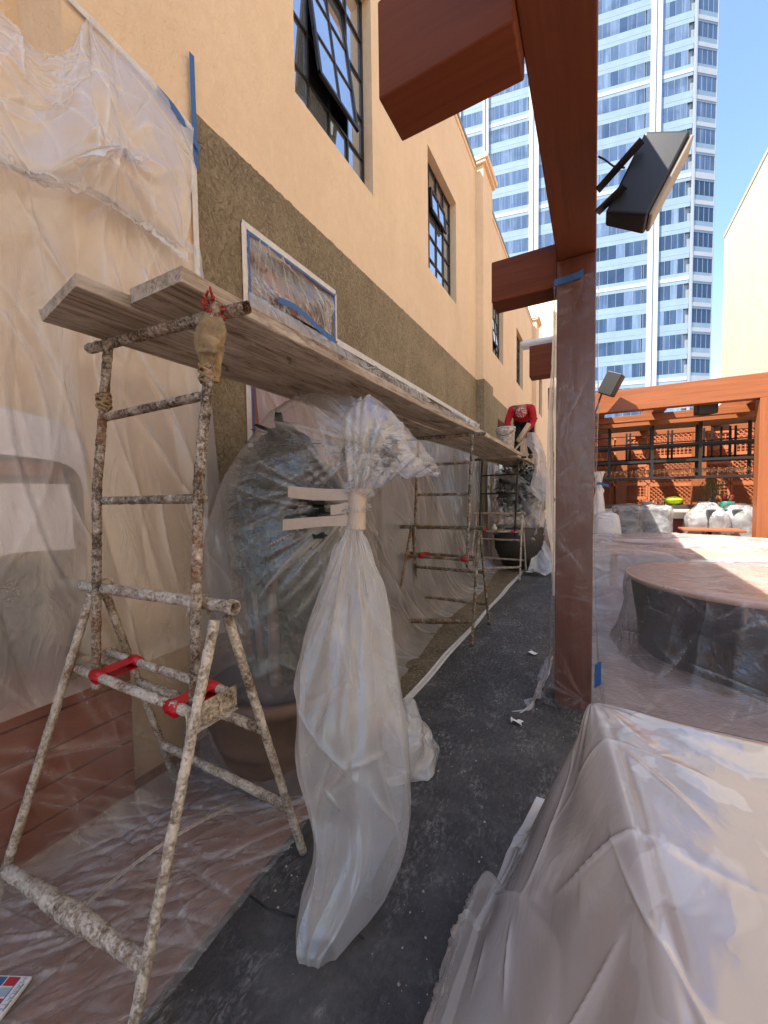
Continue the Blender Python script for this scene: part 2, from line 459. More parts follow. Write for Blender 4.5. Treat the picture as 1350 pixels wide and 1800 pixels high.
# ---- cloth-like sheets
def cr_weights(nc, no):
    W = np.zeros((no, nc))
    for i, t in enumerate(np.linspace(0, nc - 1 - 1e-6, no)):
        k = int(t); f = t - k
        w4 = [-.5 * f + f * f - .5 * f ** 3, 1 - 2.5 * f * f + 1.5 * f ** 3, .5 * f + 2 * f * f - 1.5 * f ** 3, -.5 * f * f + .5 * f ** 3]
        for j, q in enumerate(w4): W[i, min(max(k - 1 + j, 0), nc - 1)] += q
    return W
def grid_interp(C, nu, nv, closed_v=False):
    C = np.asarray(C, float)
    Wu = cr_weights(C.shape[0], nu)
    if closed_v:
        C2 = np.concatenate([C[:, -2:], C, C[:, :3]], 1)
        W = cr_weights(C2.shape[1], (C2.shape[1] - 1) * 24 + 1)
        sel = np.linspace(2 * 24, (2 + C.shape[1]) * 24, nv + 1)[:-1].round().astype(int)
        Wv = W[sel]; return np.einsum('ia,abk,jb->ijk', Wu, C2, Wv)
    Wv = cr_weights(C.shape[1], nv)
    return np.einsum('ia,abk,jb->ijk', Wu, C, Wv)
def creases(A, B, n, seed, L=(.2, .7), wd=(.004, .02), amp=(.004, .018), ang=0., spread=.5, box=None):
    """sharp fold lines scattered over parameters A,B given in metres"""
    rg = np.random.RandomState(seed); H = np.zeros(A.shape); K = np.zeros(A.shape)
    a0, a1, b0, b1 = (A.min(), A.max(), B.min(), B.max()) if box is None else box
    for _ in range(n):
        ca, cb = rg.uniform(a0, a1), rg.uniform(b0, b1); th = ang + rg.normal() * spread
        l = rg.uniform(*L) / 2; wdt = rg.uniform(*wd); am = rg.uniform(*amp) * (1 if rg.rand() > .4 else -.7)
        da, db = A - ca, B - cb
        s = da * math.cos(th) + db * math.sin(th); t = -da * math.sin(th) + db * math.cos(th)
        t = t + rg.uniform(-.35, .35) * s * s / (l + .1)
        e = np.clip(1 - (s / l) ** 2, 0, 1) ** 1.5
        g = np.exp(-np.abs(t) / wdt)
        H += am * e * g; K += e * np.exp(-np.abs(t) / max(wdt * .5, .0055)) * (abs(am) / amp[1])  # K: thin milky lines along creases, partly painted film highlights
    return H, K
def fan(A, B, ca, cb, n, seed, amp=.02, fall=.6, grow=.15, sharp=1.6):
    """gathers that radiate from one tied or taped point"""
    rg = np.random.RandomState(seed)
    r = np.hypot(A - ca, B - cb); th = np.arctan2(B - cb, A - ca)
    h = np.zeros(A.shape)
    for k in range(3):
        h += np.abs(np.sin(th * n * (.6 + .5 * k) / 2 + rg.uniform(0, 6) + .6 * np.sin(r * 7 + k))) ** sharp * (1 / (1 + k))
    e = np.exp(-r / fall) * np.clip(r / grow, 0, 1)
    return -h * e * amp, (1 - np.clip(h, 0, 1)) ** 12 * e * .6
def sheet(name, P, mat, H=None, K=None, parent=None, closed=False, flip=False, two=False):
    P = np.array(P, float); nu, nv = P.shape[:2]
    if H is not None:
        du = np.gradient(P, axis=0); dv = np.gradient(P, axis=1)
        if closed: dv = (np.roll(P, -1, 1) - np.roll(P, 1, 1)) / 2
        N = np.cross(du, dv); N /= (np.linalg.norm(N, axis=2, keepdims=True) + 1e-9)
        if flip: N = -N
        P = P + N * H[..., None]
    V = P.reshape(-1, 3)
    idx = np.arange(nu * nv).reshape(nu, nv)
    if closed: idx = np.concatenate([idx, idx[:, :1]], 1)
    q = np.stack([idx[:-1, :-1], idx[:-1, 1:], idx[1:, 1:], idx[1:, :-1]], -1).reshape(-1, 4)
    org = wl(parent) if parent is not None else np.array([V[:, 0].mean(), V[:, 1].mean(), V[:, 2].min()])
    me = bpy.data.meshes.new(name)
    me.vertices.add(len(V)); me.vertices.foreach_set('co', (V - org).ravel())
    me.loops.add(len(q) * 4); me.loops.foreach_set('vertex_index', q.ravel().astype(np.int32))
    me.polygons.add(len(q)); me.polygons.foreach_set('loop_start', np.arange(0, len(q) * 4, 4, dtype=np.int32))
    me.polygons.foreach_set('use_smooth', np.ones(len(q), bool))
    me.update(calc_edges=True); me.validate()
    a = me.attributes.new('fold', 'FLOAT', 'POINT')
    a.data.foreach_set('value', (np.clip(K, 0, 1) if K is not None else np.zeros((nu, nv))).ravel().astype(np.float32))
    me.materials.append(MATS[mat])
    o = link(bpy.data.objects.new(name, me))
    if parent is not None: o.parent = parent
    else: o.location = org
    WORLD_LOC[o] = org
    return o
def arc(P):
    """parameters in metres along both directions of a sheet"""
    a = np.zeros(P.shape[:2]); b_ = np.zeros(P.shape[:2])
    a[1:] = np.cumsum(np.linalg.norm(np.diff(P, axis=0), axis=2).mean(1))[:, None] * np.ones(P.shape[1])
    b_[:, 1:] = np.cumsum(np.linalg.norm(np.diff(P, axis=1), axis=2).mean(0))[None] * np.ones((P.shape[0], 1))
    return a, b_
def wob(A, B, sc, amp, seed):
    rg = np.random.RandomState(seed); h = np.zeros(A.shape)
    for k in range(7):
        f = sc * rg.uniform(.6, 2.2); t = rg.uniform(0, 6.28)
        h += np.sin((A * math.cos(t) + B * math.sin(t)) * f + rg.uniform(0, 6.28) + np.sin(A * f * .6 + B * f * .5)) / (1 + k * .4)
    return h * amp / 2.5

# ================================================================== GROUND
g = MB(); g.box((-1500, -1500, -.6), (1500, 1500, -.05), 'ground'); struct(g.build('ground'))
g = MB(); g.box((-2.7, -6, -.05), (6.0, 27, 0), 'terracotta_floor'); struct(g.build('patio_floor'))
# black mat: gently rippled sheet with an uneven edge
Cm = [[(-1.17 + .03 * math.sin(j * 1.7) - (.05 if j > 3 else 0) + (.0 if c else 0) + c * .19, -.4 + j * .58, .008) for c in range(8)] for j in range(18)]
Pm = grid_interp(Cm, 300, 60); A, B = arc(Pm)
Hm = wob(A, B, 5, .003, 4) + creases(A, B, 40, 5, (.3, 1.2), (.006, .02), (.001, .004), 0, 1.2)[0]
o = sheet('black_floor_mat', Pm, 'black_mat', np.abs(Hm), flip=False)
tag(o, 'long black rubber walkway mat dusted with white plaster along the alley floor', 'floor mat')
md = o.modifiers.new('t', 'SOLIDIFY'); md.thickness = .004; md.offset = -1
# mortar-dirtied strip beside the wall
g = MB(); g.box((-2.19, 2.35, 0), (-1.225, 10.2, .006), 'mortar_floor'); struct(g.build('mortar_strip'))
# taped edge between strip and mat
Ct = [[(-1.245 + .008 * math.sin(j * 2.1) + c * .019, 2.45 + j * .5, .016 + .004 * math.sin(c * 3 + j)) for c in range(4)] for j in range(14)]
Pt = grid_interp(Ct, 160, 8); A, B = arc(Pt)
o = sheet('masking_tape_strip', Pt, 'white_tape', creases(A, B, 60, 9, (.05, .3), (.003, .01), (.002, .006), 1.5, .8)[0])
tag(o, 'plaster smeared white tape running along the left edge of the black mat', 'tape')
# plaster crumbs (uncountable)
g = MB()
for i in range(2600):
    y = 1.0 + 9 * random.random() ** 1.2
    if random.random() < .72: x = -2.1 + random.random() * .9; y = 2.4 + 7.6 * random.random()
    else: x = -1.2 + 1.15 * random.random() ** 1.7
    s = .002 + .006 * random.random() ** 3; z = .012
    a = random.random() * 6.28
    v = [(x + s * math.cos(a + t) * random.uniform(.6, 1.3), y + s * math.sin(a + t) * random.uniform(.6, 1.3), z) for t in (0, 1.6, 3.1, 4.7)] + [(x, y, z + s * .8)]
    g.add(v, [(0, 1, 4), (1, 2, 4), (2, 3, 4), (3, 0, 4)], 'chip')
o = g.build('plaster_crumbs'); tag(o, 'crumbs of fallen plaster scattered over the alley floor', 'rubble', kind='stuff')
def scrap(px, py, s, seed, lab):
    p = un(px, py, z=.012); rg = random.Random(seed)
    C = [[(p[0] + (j - 1.5) * s * .33 + rg.uniform(-.006, .006), p[1] + (i - 1) * s * .35 + rg.uniform(-.006, .006), .018 + rg.uniform(0, .03)) for j in range(4)] for i in range(3)]
    o = sheet('paper_scrap', grid_interp(C, 8, 10), 'paper'); tag(o, lab, 'paper scrap', 'paper scraps on the mat')
scrap(937, 1150, .085, 1, 'torn white paper scrap on the mat, farther of the two')
scrap(908, 1272, .075, 2, 'torn white paper scrap on the mat nearest the wrapped post foot')
g = MB(); g.tube([un(440, 1575, z=.02), un(470, 1598, z=.03), un(520, 1612, z=.02)], .004, 'cord', 6)
tag(g.build('string_scrap'), 'short black cord poking out at the mat edge left of the plastic tail', 'cord')
g = MB(); g.tube([un(600, 1636, z=.02), un(625, 1640, z=.02), un(640, 1650, z=.02)], .004, 'cord', 6)
tag(g.build('string_scrap'), 'short black cord end to the right of the plastic tail tip', 'cord')

# ================================================================== LEFT BUILDING
WX = -2.2
BL = thing('stucco_building', (WX, 5, 0), 'tan stucco building with steel windows and a fresh olive mortar band', 'building')
def holes_wall(g, y0, y1, z0, z1, holes, x, mat, deps=.16):
    ys = sorted({y0, y1, *[h[0] for h in holes], *[h[1] for h in holes]}); zs = sorted({z0, z1, *[h[2] for h in holes], *[h[3] for h in holes]})
    for a, b_ in zip(ys[:-1], ys[1:]):
        for c, d in zip(zs[:-1], zs[1:]):
            cy, cz = (a + b_) / 2, (c + d) / 2
            if any(h[0] < cy < h[1] and h[2] < cz < h[3] for h in holes): continue
            g.add([(x, a, c), (x, b_, c), (x, b_, d), (x, a, d)], [(0, 1, 2, 3)], mat)
    for h in holes:
        a, b_, c, d = h[:4]; e = x - (h[4] if len(h) > 4 else deps)
        g.add([(x, a, c), (x, b_, c), (x, b_, d), (x, a, d), (e, a, c), (e, b_, c), (e, b_, d), (e, a, d)],
              [(0, 4, 5, 1), (1, 5, 6, 2), (2, 6, 7, 3), (3, 7, 4, 0)], mat)
WIN = [(2.59, 3.87, 4.88, 6.98), (5.50, 6.82, 4.92, 6.68), (9.60, 10.85, 4.98, 6.7), (12.85, 14.1, 5.05, 6.75), (-1.2, .1, 4.88, 6.98)]
g = MB()
ZP = 8.2
holes_wall(g, .96, 8.12, 0, ZP, [h for h in WIN if h[0] > 0 and h[1] < 8.1] + [(1.93, 8.5 - .4, 0, 3.03, .22), (1.965, 3.08, 3.03, 3.47, .10)], WX, 'stucco')
holes_wall(g, 8.9, 16.3, 0, 8.15, [WIN[2], WIN[3], (10.1, 12.2, .9, 3.45, .2)], WX, 'stucco')
holes_wall(g, 17.1, 24, 0, 8.1, [(18.5, 19.6, 5.05, 6.75)], WX, 'stucco')
holes_wall(g, -14, .96, 0, ZP, [], -2.62, 'stucco')
g.box((-2.62, .955, 0), (WX - .001, .965, ZP), 'stucco')
g.add([(-3.2, -14, ZP), (WX, -14, ZP), (WX, 24, ZP - .02), (-3.2, 24, ZP - .02)], [(0, 1, 2, 3)], 'gutter')
g.box((-9, -14, 0), (-2.9, 24, ZP - .15), 'stucco')
g.build('wall', BL)
for y0, y1, zt in ((8.12, 8.9, 8.22), (16.3, 17.1, 8.25)):
    g = MB(); g.box((WX - .05, y0, 0), (WX + .16, y1, zt), 'stucco'); soften(g.build('pilaster', BL), .012)
    g = MB(); g.box((WX - .05, y0 - .05, zt), (WX + .22, y1 + .05, zt + .06), 'stucco_trim'); g.box((WX - .05, y0 - .07, zt + .06), (WX + .26, y1 + .07, zt + .16), 'stucco_trim')
    soften(g.build('pilaster_cap', BL), .015)
for y0, y1, z in ((.9, 8.05, ZP), (8.97, 16.22, 8.15), (17.18, 24, 8.1)):
    g = MB(); g.box((WX - .02, y0, z), (WX + .035, y1, z + .055), 'gutter'); g.build('parapet_flashing', BL)
    g = MB(); g.box((WX - .02, y0, z - .09), (WX + .018, y1, z - .002), 'stucco_trim'); g.build('parapet_trim', BL)
# mortar band
BX = WX + .014
for y0, y1, z0, z1 in ((1.63, 1.965, 0, 3.92), (1.965, 3.08, 3.47, 3.92), (3.08, 8.1, 3.03, 3.92)):
    pass
g = MB()
holes_wall(g, 1.63, 8.118, 0, 3.92, [(1.965, 8.1, 0, 3.03, .014), (1.965, 3.08, 3.03, 3.47, .014)], BX, 'mortar')
g.add([(WX, 1.63, 0), (BX, 1.63, 0), (BX, 1.63, 3.92), (WX, 1.63, 3.92)], [(0, 1, 2, 3)], 'mortar')
_rr = random.Random(12); _e = [_rr.uniform(.0, .016) for _ in range(330)]
for _a, _b in ((1.63, 8.118), (8.9, 16.3)):
    _n = int((_b - _a) / .03)
    for _i in range(_n):
        y0_, y1_ = _a + (_b - _a) * _i / _n, _a + (_b - _a) * (_i + 1) / _n
        g.add([(BX, y0_, 3.92), (BX, y1_, 3.92), (BX - .006, y1_, 3.92 + _e[(_i + 1) % 330]), (BX - .006, y0_, 3.92 + _e[_i % 330])], [(0, 1, 2, 3)], 'mortar')
g.add([(WX, 1.63, 3.92), (BX, 1.63, 3.92), (BX, 8.118, 3.92), (WX, 8.118, 3.92)], [(0, 1, 2, 3)], 'mortar')
holes_wall(g, 8.90, 16.3, 0, 3.92, [(10.1, 12.2, .9, 3.45, .014)], BX, 'mortar')
g.add([(WX, 8.9, 3.92), (BX, 8.9, 3.92), (BX, 16.3, 3.92), (WX, 16.3, 3.92)], [(0, 1, 2, 3)], 'mortar')
X2 = WX + .175
g.box((WX + .161, 8.12, 0), (X2, 8.9, 3.92), 'mortar'); g.box((WX + .016, 8.105, 0), (X2, 8.119, 3.92), 'mortar')
o = g.build('mortar_band', BL); o['label'] = 'rough wet olive mortar coat over the lower wall'
# niche contents
g = MB(); g.box((WX - .25, 1.93, 0), (WX - .222, 3.2, 3.47), 'inner_wood')
g.bar((WX - .16, 2.1, 3.45), (WX - .16, 2.75, 3.02), .05, .14, 'inner_wood', up=(1, 0, 0)); g.build('sign_board', BL)
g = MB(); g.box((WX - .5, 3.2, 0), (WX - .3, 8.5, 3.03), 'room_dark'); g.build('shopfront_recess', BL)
for i in range(5):
    y = 3.35 + i * .98
    g = MB(); g.box((WX - .24, y, .15), (WX - .2, y + .9, 2.9), 'gutter' if i % 2 else 'pot_dark'); g.build('door_panel', BL)
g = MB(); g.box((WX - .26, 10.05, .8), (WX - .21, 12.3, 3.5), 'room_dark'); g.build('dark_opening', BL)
# steel windows
def window(y0, y1, z0, z1, nc, nr, sash, parent, x=WX - .13):
    fr = MB(); t = .022
    fr.box((x - .02, y0, z0), (x + .02, y0 + t * 1.3, z1), 'sash_steel'); fr.box((x - .02, y1 - t * 1.3, z0), (x + .02, y1, z1), 'sash_steel')
    fr.box((x - .019, y0, z0), (x + .021, y1, z0 + t * 1.3), 'sash_steel'); fr.box((x - .019, y0, z1 - t * 1.3), (x + .021, y1, z1), 'sash_steel')
    ys = np.linspace(y0, y1, nc + 1); zs = np.linspace(z0, z1, nr + 1)
    c0, c1, r0, r1 = sash
    for y in ys[1:-1]: fr.box((x - .014, y - t / 2, z0), (x + .016, y + t / 2, z1), 'sash_steel')
    for z in zs[1:-1]: fr.box((x - .013, y0, z - t / 2), (x + .015, y1, z + t / 2), 'sash_steel')
    W = fr.build('window', parent)
    for i in range(nc):
        for j in range(nr):
            if c0 <= i < c1 and r0 <= j < r1: continue
            p = MB(); tl = random.uniform(-.006, .006)
            p.add([(x - .004 + tl, ys[i], zs[j]), (x - .004 - tl, ys[i + 1], zs[j]), (x - .004 - tl, ys[i + 1], zs[j + 1]), (x - .004 + tl, ys[i], zs[j + 1])], [(0, 1, 2, 3)], 'window_glass')
            p.build('pane', W)
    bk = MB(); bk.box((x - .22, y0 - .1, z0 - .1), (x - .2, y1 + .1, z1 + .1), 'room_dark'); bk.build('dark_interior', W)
    return W, ys, zs
def sash(W, ys, zs, c0, c1, r0, r1, tilt, x=WX - .13):
    ya, yb, za, zb = ys[c0], ys[c1], zs[r0], zs[r1]
    M_ = Matrix.Translation((x + .03, 0, za + (zb - za) * .55)) @ Matrix.Rotation(tilt, 4, 'Y') @ Matrix.Translation((0, 0, -(zb - za) * .55))
    s = MB(); h = zb - za; t = .034
    for b0, b1 in (((0, ya, 0), (.03, ya + t, h)), ((0, yb - t, 0), (.03, yb, h)), ((.001, ya, 0), (.031, yb, t)), ((.001, ya, h - t), (.031, yb, h))): s.box(b0, b1, 'sash_steel', M_)
    for k in range(1, c1 - c0): y = ya + (yb - ya) * k / (c1 - c0); s.box((.004, y - .011, 0), (.026, y + .011, h), 'sash_steel', M_)
    for k in range(1, r1 - r0): z = h * k / (r1 - r0); s.box((.005, ya, z - .011), (.025, yb, z + .011), 'sash_steel', M_)
    v = [M_ @ Vector(q) for q in ((.014, ya, 0), (.014, yb, 0), (.014, yb, h), (.014, ya, h))]
    s.add([list(q) for q in v], [(0, 1, 2, 3)], 'window_glass')
    s.build('open_sash', W)
W, ys, zs = window(*WIN[0], 4, 5, (1, 3, 1, 4), BL); sash(W, ys, zs, 1, 3, 1, 4, R(-8))
W, ys, zs = window(*WIN[1], 4, 5, (1, 3, 3, 4), BL); sash(W, ys, zs, 1, 3, 3, 4, R(-4))
W, ys, zs = window(*WIN[2], 4, 5, (1, 3, 1, 3), BL); sash(W, ys, zs, 1, 3, 1, 3, R(-5))
W, ys, zs = window(*WIN[3], 4, 5, (9, 9, 9, 9), BL)
window(18.5, 19.6, 5.05, 6.75, 4, 5, (9, 9, 9, 9), BL)

# far pale building down the alley
FB = thing('ornate_building', (-1.6, 34, 0), 'pale cream ornate building at the far end of the alley', 'building')
g = MB(); g.box((-9, 24.5, 0), (-1.75, 40, 13), 'stucco_pale'); g.build('wall', FB)
g = MB(); g.box((-9, 40, 0), (-1.35, 52, 17), 'stucco_cream'); g.build('far_wing', FB)
for y in (24.5, 27.2, 30, 33, 36.4, 39.6):
    g = MB(); g.box((-1.75, y, 0), (-1.58, y + .5, 12.2), 'stucco_cream'); g.box((-1.75, y - .1, 12.2), (-1.5, y + .6, 12.6), 'stucco_cream'); g.build('pilaster', FB)
for y in (25.6, 28.4, 31.3, 34.5, 38):
    for z in (3.2, 5.6, 8, 10.4):
        g = MB(); g.box((-1.75, y, z), (-1.71, y + .9, z + 1.5), 'pot_dark'); g.box((-1.75, y - .1, z - .12), (-1.62, y + 1, z), 'stucco_cream'); g.build('window', FB)
for z in (7.3, 9.8, 12.9):
    g = MB(); g.box((-1.75, 24.4, z), (-1.5, 40, z + .22), 'stucco_cream'); g.build('cornice', FB)

# right-hand tall plain wall building
RB = thing('cream_wall_building', (6, 10, 0), 'tall plain cream building whose sunlit side wall rises on the right', 'building')
g = MB(); g.box((6, -14, 0), (16, 27.6, 15.1), 'stucco_cream'); g.build('wall', RB)
g = MB(); g.box((5.97, -14, 15.1), (16, 27.65, 15.25), 'stucco_cream'); g.build('coping', RB)

# ================================================================== TOWER
F0 = np.array([-math.sin(yaw), math.cos(yaw), 0]); R0 = _R0
TC = un(1207, 860, d=64.0); TC[2] = 0
dl = -R0 * math.cos(R(17)) + F0 * math.sin(R(17)); dr = R0 * math.cos(R(9)) + F0 * math.sin(R(9))
def on_face(px, dvec):
    v = un(px, 400, d=1.0) - _C
    # solve TC + s*dvec = t*v (horizontal)
    M2 = np.array([[dvec[0], -v[0]], [dvec[1], -v[1]]]); s, t = np.linalg.solve(M2, -TC[:2]); return s
TW = thing('glass_tower', tuple(TC), 'tall blue glass office tower with white vertical piers', 'skyscraper')
FH = 4.03
zs_ = 1.55 + (864 - 161) / FPX * 64.0 / 1.0
def face_rect(g, dvec, s0, s1, z0, z1, out, mat):
    nrm = np.cross(dvec, (0, 0, 1.)); 
    if nrm @ (F0) > 0: nrm = -nrm
    a = TC + dvec * s0; b_ = TC + dvec * s1
    p = [a, b_, b_ + nrm * out, a + nrm * out]
    v = [(q[0], q[1], z0) for q in p] + [(q[0], q[1], z1) for q in p]
    g.add(v, [(0, 3, 2, 1), (4, 5, 6, 7), (0, 1, 5, 4), (1, 2, 6, 5), (2, 3, 7, 6), (3, 0, 4, 7)], mat)
    return nrm
NF = 26
zb = (zs_ - .6) % FH - FH
ph = int(round((zs_ - .6 - zb) / FH)) % 4
sL = lambda px: on_face(px, dl)
sR = lambda px: on_face(px, dr)
s_end = sL(700); r_end = sR(1254)
ZT = zb + FH * NF
g = MB()
a = TC; b_ = TC + dl * s_end; c = TC + dr * r_end
back = F0 * 26
core = [a + F0 * .35, b_ + F0 * .35, b_ + back, c + back, c + F0 * .35]
n5 = len(core)
g.add([(q[0], q[1], -1) for q in core] + [(q[0], q[1], ZT) for q in core], [tuple(range(n5))[::-1], tuple(n5 + i for i in range(n5))] + [(i, (i + 1) % n5, n5 + (i + 1) % n5, n5 + i) for i in range(n5)], 'tower_grey')
g.build('tower_core', TW)
bays = [(1158, 1203, 4), (1132, 1138.5, 1), (1010, 1129, 9), (1001, 1008, 1), (948, 956, 1), (868, 927, 6), (860, 866, 1), (812, 848, 4), (760, 806, 4)]
cols = [(1138.5, 1158), (957, 1000), (928, 947), (849, 859)]
cols = [(1139, 1157), (929, 946), (849, 859), (806, 811)]
bays[2] = (957, 1129, 12); bays.pop(3)
npane = 0
shared = {}
rest = MB()
for k in range(NF):
    z0 = zb + k * FH; zw = z0 + 1.75; z1 = z0 + FH; strong = (k % 4 == ph)
    if z1 < 8: continue
    # spandrel bands left face
    g = MB()
    face_rect(g, dl, .35, s_end, z0, zw - .0, .02, 'tower_spandrel')
    face_rect(g, dl, .35, s_end, z0 + (.55 if strong else .72), z0 + (1.15 if strong else .80), .06 if strong else .035, 'tower_white' if strong else 'tower_grey')
    o = g.build('spandrel', TW)
    g = MB()
    face_rect(g, dr, .15, r_end, z0, zw, .02, 'tower_spandrel')
    face_rect(g, dr, .15, r_end, z0 + .3, z0 + (1.25 if strong else .95), .07, 'tower_white')
    g.build('spandrel', TW)
    for bi, (pl, pr, n) in enumerate(bays):
        s0, s1 = sL(pr), sL(pl)
        band = MB()
        dark = (bi < 3 and k < 15 and bi == 0) or k < 13 and bi < 2
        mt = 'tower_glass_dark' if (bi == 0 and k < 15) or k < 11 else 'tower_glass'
        for i in range(n + 1):
            s = s0 + (s1 - s0) * i / n
            face_rect(band, dl, s - .02, s + .02, zw, z1, .035, 'tower_grey')
        W = band.build('mullion_set', TW); W['kind'] = 'stuff'
        for i in range(n):
            sa, sb = s0 + (s1 - s0) * i / n + .03, s0 + (s1 - s0) * (i + 1) / n - .03
            if (bi in (0, 1) or bi == 2 and i < 6) and npane < 296:
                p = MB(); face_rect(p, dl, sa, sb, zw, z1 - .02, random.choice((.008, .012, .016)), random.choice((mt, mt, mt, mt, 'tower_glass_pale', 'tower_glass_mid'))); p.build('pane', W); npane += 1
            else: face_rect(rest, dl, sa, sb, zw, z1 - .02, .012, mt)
    W = MB(); face_rect(W, dr, .1, r_end, z1 - .05, z1, .05, 'tower_grey'); 
    for i in range(5): face_rect(W, dr, .15 + (r_end - .15) * i / 4 - .03, .15 + (r_end - .15) * i / 4 + .03, zw, z1, .03, 'tower_grey')
    W = W.build('mullion_set', TW); W['kind'] = 'stuff'
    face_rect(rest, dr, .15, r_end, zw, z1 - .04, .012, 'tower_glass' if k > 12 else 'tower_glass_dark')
o = rest.build('pane', TW); o['kind'] = 'stuff'
for pl, pr in cols:
    s0, s1 = sL(pr), sL(pl); g = MB(); m2 = (s0 + s1) / 2
    face_rect(g, dl, s0, m2 - .1, 0, ZT, .4, 'tower_white'); face_rect(g, dl, m2 + .1, s1, 0, ZT, .4, 'tower_white'); face_rect(g, dl, m2 - .1, m2 + .1, 0, ZT, .2, 'tower_grey')
    g.build('pier', TW)
g = MB(); face_rect(g, dl, 0, .3, 0, ZT, .12, 'tower_grey'); face_rect(g, dr, 0, .12, 0, ZT, .12, 'tower_white'); g.build('corner_pier', TW)
g = MB(); face_rect(g, dr, r_end - .1, r_end, 0, ZT, .1, 'tower_grey'); g.build('corner_pier', TW)

# ================================================================== NEAR PERGOLA
PX0, PX1 = -.243, -.004
NP = thing('near_pergola', (-.12, 3.1, 0), 'reddish timber pergola post and beams, beams coloured darker for shade, beside the black mat', 'pergola')
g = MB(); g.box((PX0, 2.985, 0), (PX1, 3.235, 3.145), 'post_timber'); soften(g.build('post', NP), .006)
g = MB(); g.box((PX0 + .001, -1.4, 3.147), (PX1 - .001, 8.75, 3.56), 'shaded_timber_y'); soften(g.build('main_beam', NP), .006)
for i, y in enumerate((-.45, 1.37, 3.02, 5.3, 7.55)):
    g = MB(); g.box((-.75 if i != 2 else -.70, y, (3.08, 3.08, 2.99, 3.03, 3.03)[i]), (PX0, y + .21, (3.44, 3.44, 3.29, 3.42, 3.42)[i]), 'shaded_timber_x'); soften(g.build('cross_beam', NP), .008)
g = MB(); C = [[(-.86 + t * .55, 5.3 + .1 + .085 * math.cos(a) * (1 + .1 * math.sin(7 * t)), 3.475 + .05 * math.sin(a)) for a in np.linspace(0, 2 * math.pi, 9)[:-1]] for t in np.linspace(0, 1, 5)]
P = grid_interp(C, 40, 48, True); A, B = arc(P)
o = sheet('rolled_plastic', P, 'film_bright', *creases(A, B, 30, 3, (.1, .4), (.003, .01), (.003, .01), 0, .4), closed=True)
tag(o, 'white rolled plastic lying on top of a far cross beam stub', 'plastic roll')

# ================================================================== FAR PERGOLA, LATTICE WALL
PY = 9.0
FP = thing('far_pergola', (1.3, PY, 0), 'sunlit orange timber pergola over the bar at the back of the patio', 'pergola')
g = MB(); g.box((-.05, PY, 3.13), (6, PY + .22, 3.55), 'timber_x'); soften(g.build('front_beam', FP), .006)
g = MB(); g.box((2.49, PY - .002, 0), (2.86, PY + .224, 3.128), 'timber_z'); soften(g.build('post', FP), .006)
g = MB(); g.box((-.28, PY + .005, 0), (-.06, PY + .22, 3.128), 'timber_z'); soften(g.build('post', FP), .006)
for x in (-.05, 1.02, 2.5, 3.9):
    g = MB(); g.box((x, PY + .225, 3.16), (x + .22, 13.6, 3.5), 'timber_y'); soften(g.build('rafter', FP), .006)
for y in (9.75, 10.45, 12.35):
    g = MB(); g.box((-.05, y, 3.02), (6, y + .16, 3.155), 'timber_x'); soften(g.build('purlin', FP), .005)
g = MB(); g.box((-.05, 10.62, 3.06), (6, 11.7, 3.12), 'ceiling_tan'); g.build('canopy_panel', FP)
for x in (.55, 2.35, 4.4):
    g = MB(); g.box((x, 13.25, 0), (x + .28, 13.5, 3.155), 'timber_z'); soften(g.build('rear_post', FP), .005)
LW = thing('lattice_screen', (2.5, 13.6, 0), 'orange timber lattice screen closing the back of the bar', 'screen')
g = MB(); g.box((-.3, 13.75, 0), (6, 13.8, 3.8), 'lattice_timber'); g.build('backing', LW)
def lattice_panel(x0, x1, z0, z1, diag=True):
    y = 13.62; g = MB(); t = .03
    for a, b_ in (((x0, z0), (x1, z0)), ((x0, z1), (x1, z1)), ((x0, z0), (x0, z1)), ((x1, z0), (x1, z1))):
        g.bar((a[0], y, a[1]), (b_[0], y, b_[1]), .05, .05, 'lattice_timber', up=(0, 1, 0))
    st = .11
    if diag:
        for sgn in (1, -1):
            k = -(z1 - z0)
            while k < (x1 - x0):
                # line x = x0+k + t, z = z0 + t
                ta, tb = max(0, -k), min(z1 - z0, x1 - x0 - k)
                if tb > ta + .02:
                    xa, xb = x0 + k + ta, x0 + k + tb; za, zb2 = z0 + ta, z0 + tb
                    if sgn < 0: xa, xb = x0 + x1 - xa, x0 + x1 - xb
                    g.bar((xa, y + .012 * sgn, za), (xb, y + .012 * sgn, zb2), .022, .012, 'lattice_timber', up=(0, 1, 0))
                k += st
    else:
        for x in np.arange(x0 + .08, x1, .09): g.bar((x, y, z0), (x, y, z1), .022, .012, 'lattice_timber', up=(0, 1, 0))
        for z in np.arange(z0 + .08, z1, .09): g.bar((x0, y + .013, z), (x1, y + .013, z), .022, .012, 'lattice_timber', up=(0, 1, 0))
    return g.build('lattice_panel', LW)
rg = random.Random(5)
x = -.2; col = 0
while x < 5.6:
    wv = (.62, .86, 1.1)[col % 3]; z = .9
    hs = [(.42, 1), (.36, 0), (.5, 1), (.34, 1), (.4, 0), (.38, 1)] if col % 2 else [(.8, 1), (.3, 1), (.4, 1), (.32, 0), (.5, 1)]
    for h_, dg in hs:
        lattice_panel(x, x + wv, z, z + h_, bool(dg)); z += h_ + .05
    x += wv + .06; col += 1

# ================================================================== BAR
BC = thing('bar_counter', (2.5, 10.6, 0), 'long cream edged bar counter with dark red front under the far pergola', 'bar')
g = MB(); g.box((.0, 10.62, 0), (6, 10.7, .93), 'red_paint'); g.build('front_panel', BC)
g = MB(); g.box((-.1, 10.45, .935), (6, 10.95, 1.13), 'cream_counter'); soften(g.build('counter_edge', BC), .01)
g = MB(); g.box((-.1, 10.96, 1.0), (6, 11.5, 1.22), 'bar_top'); soften(g.build('back_ledge', BC), .01)
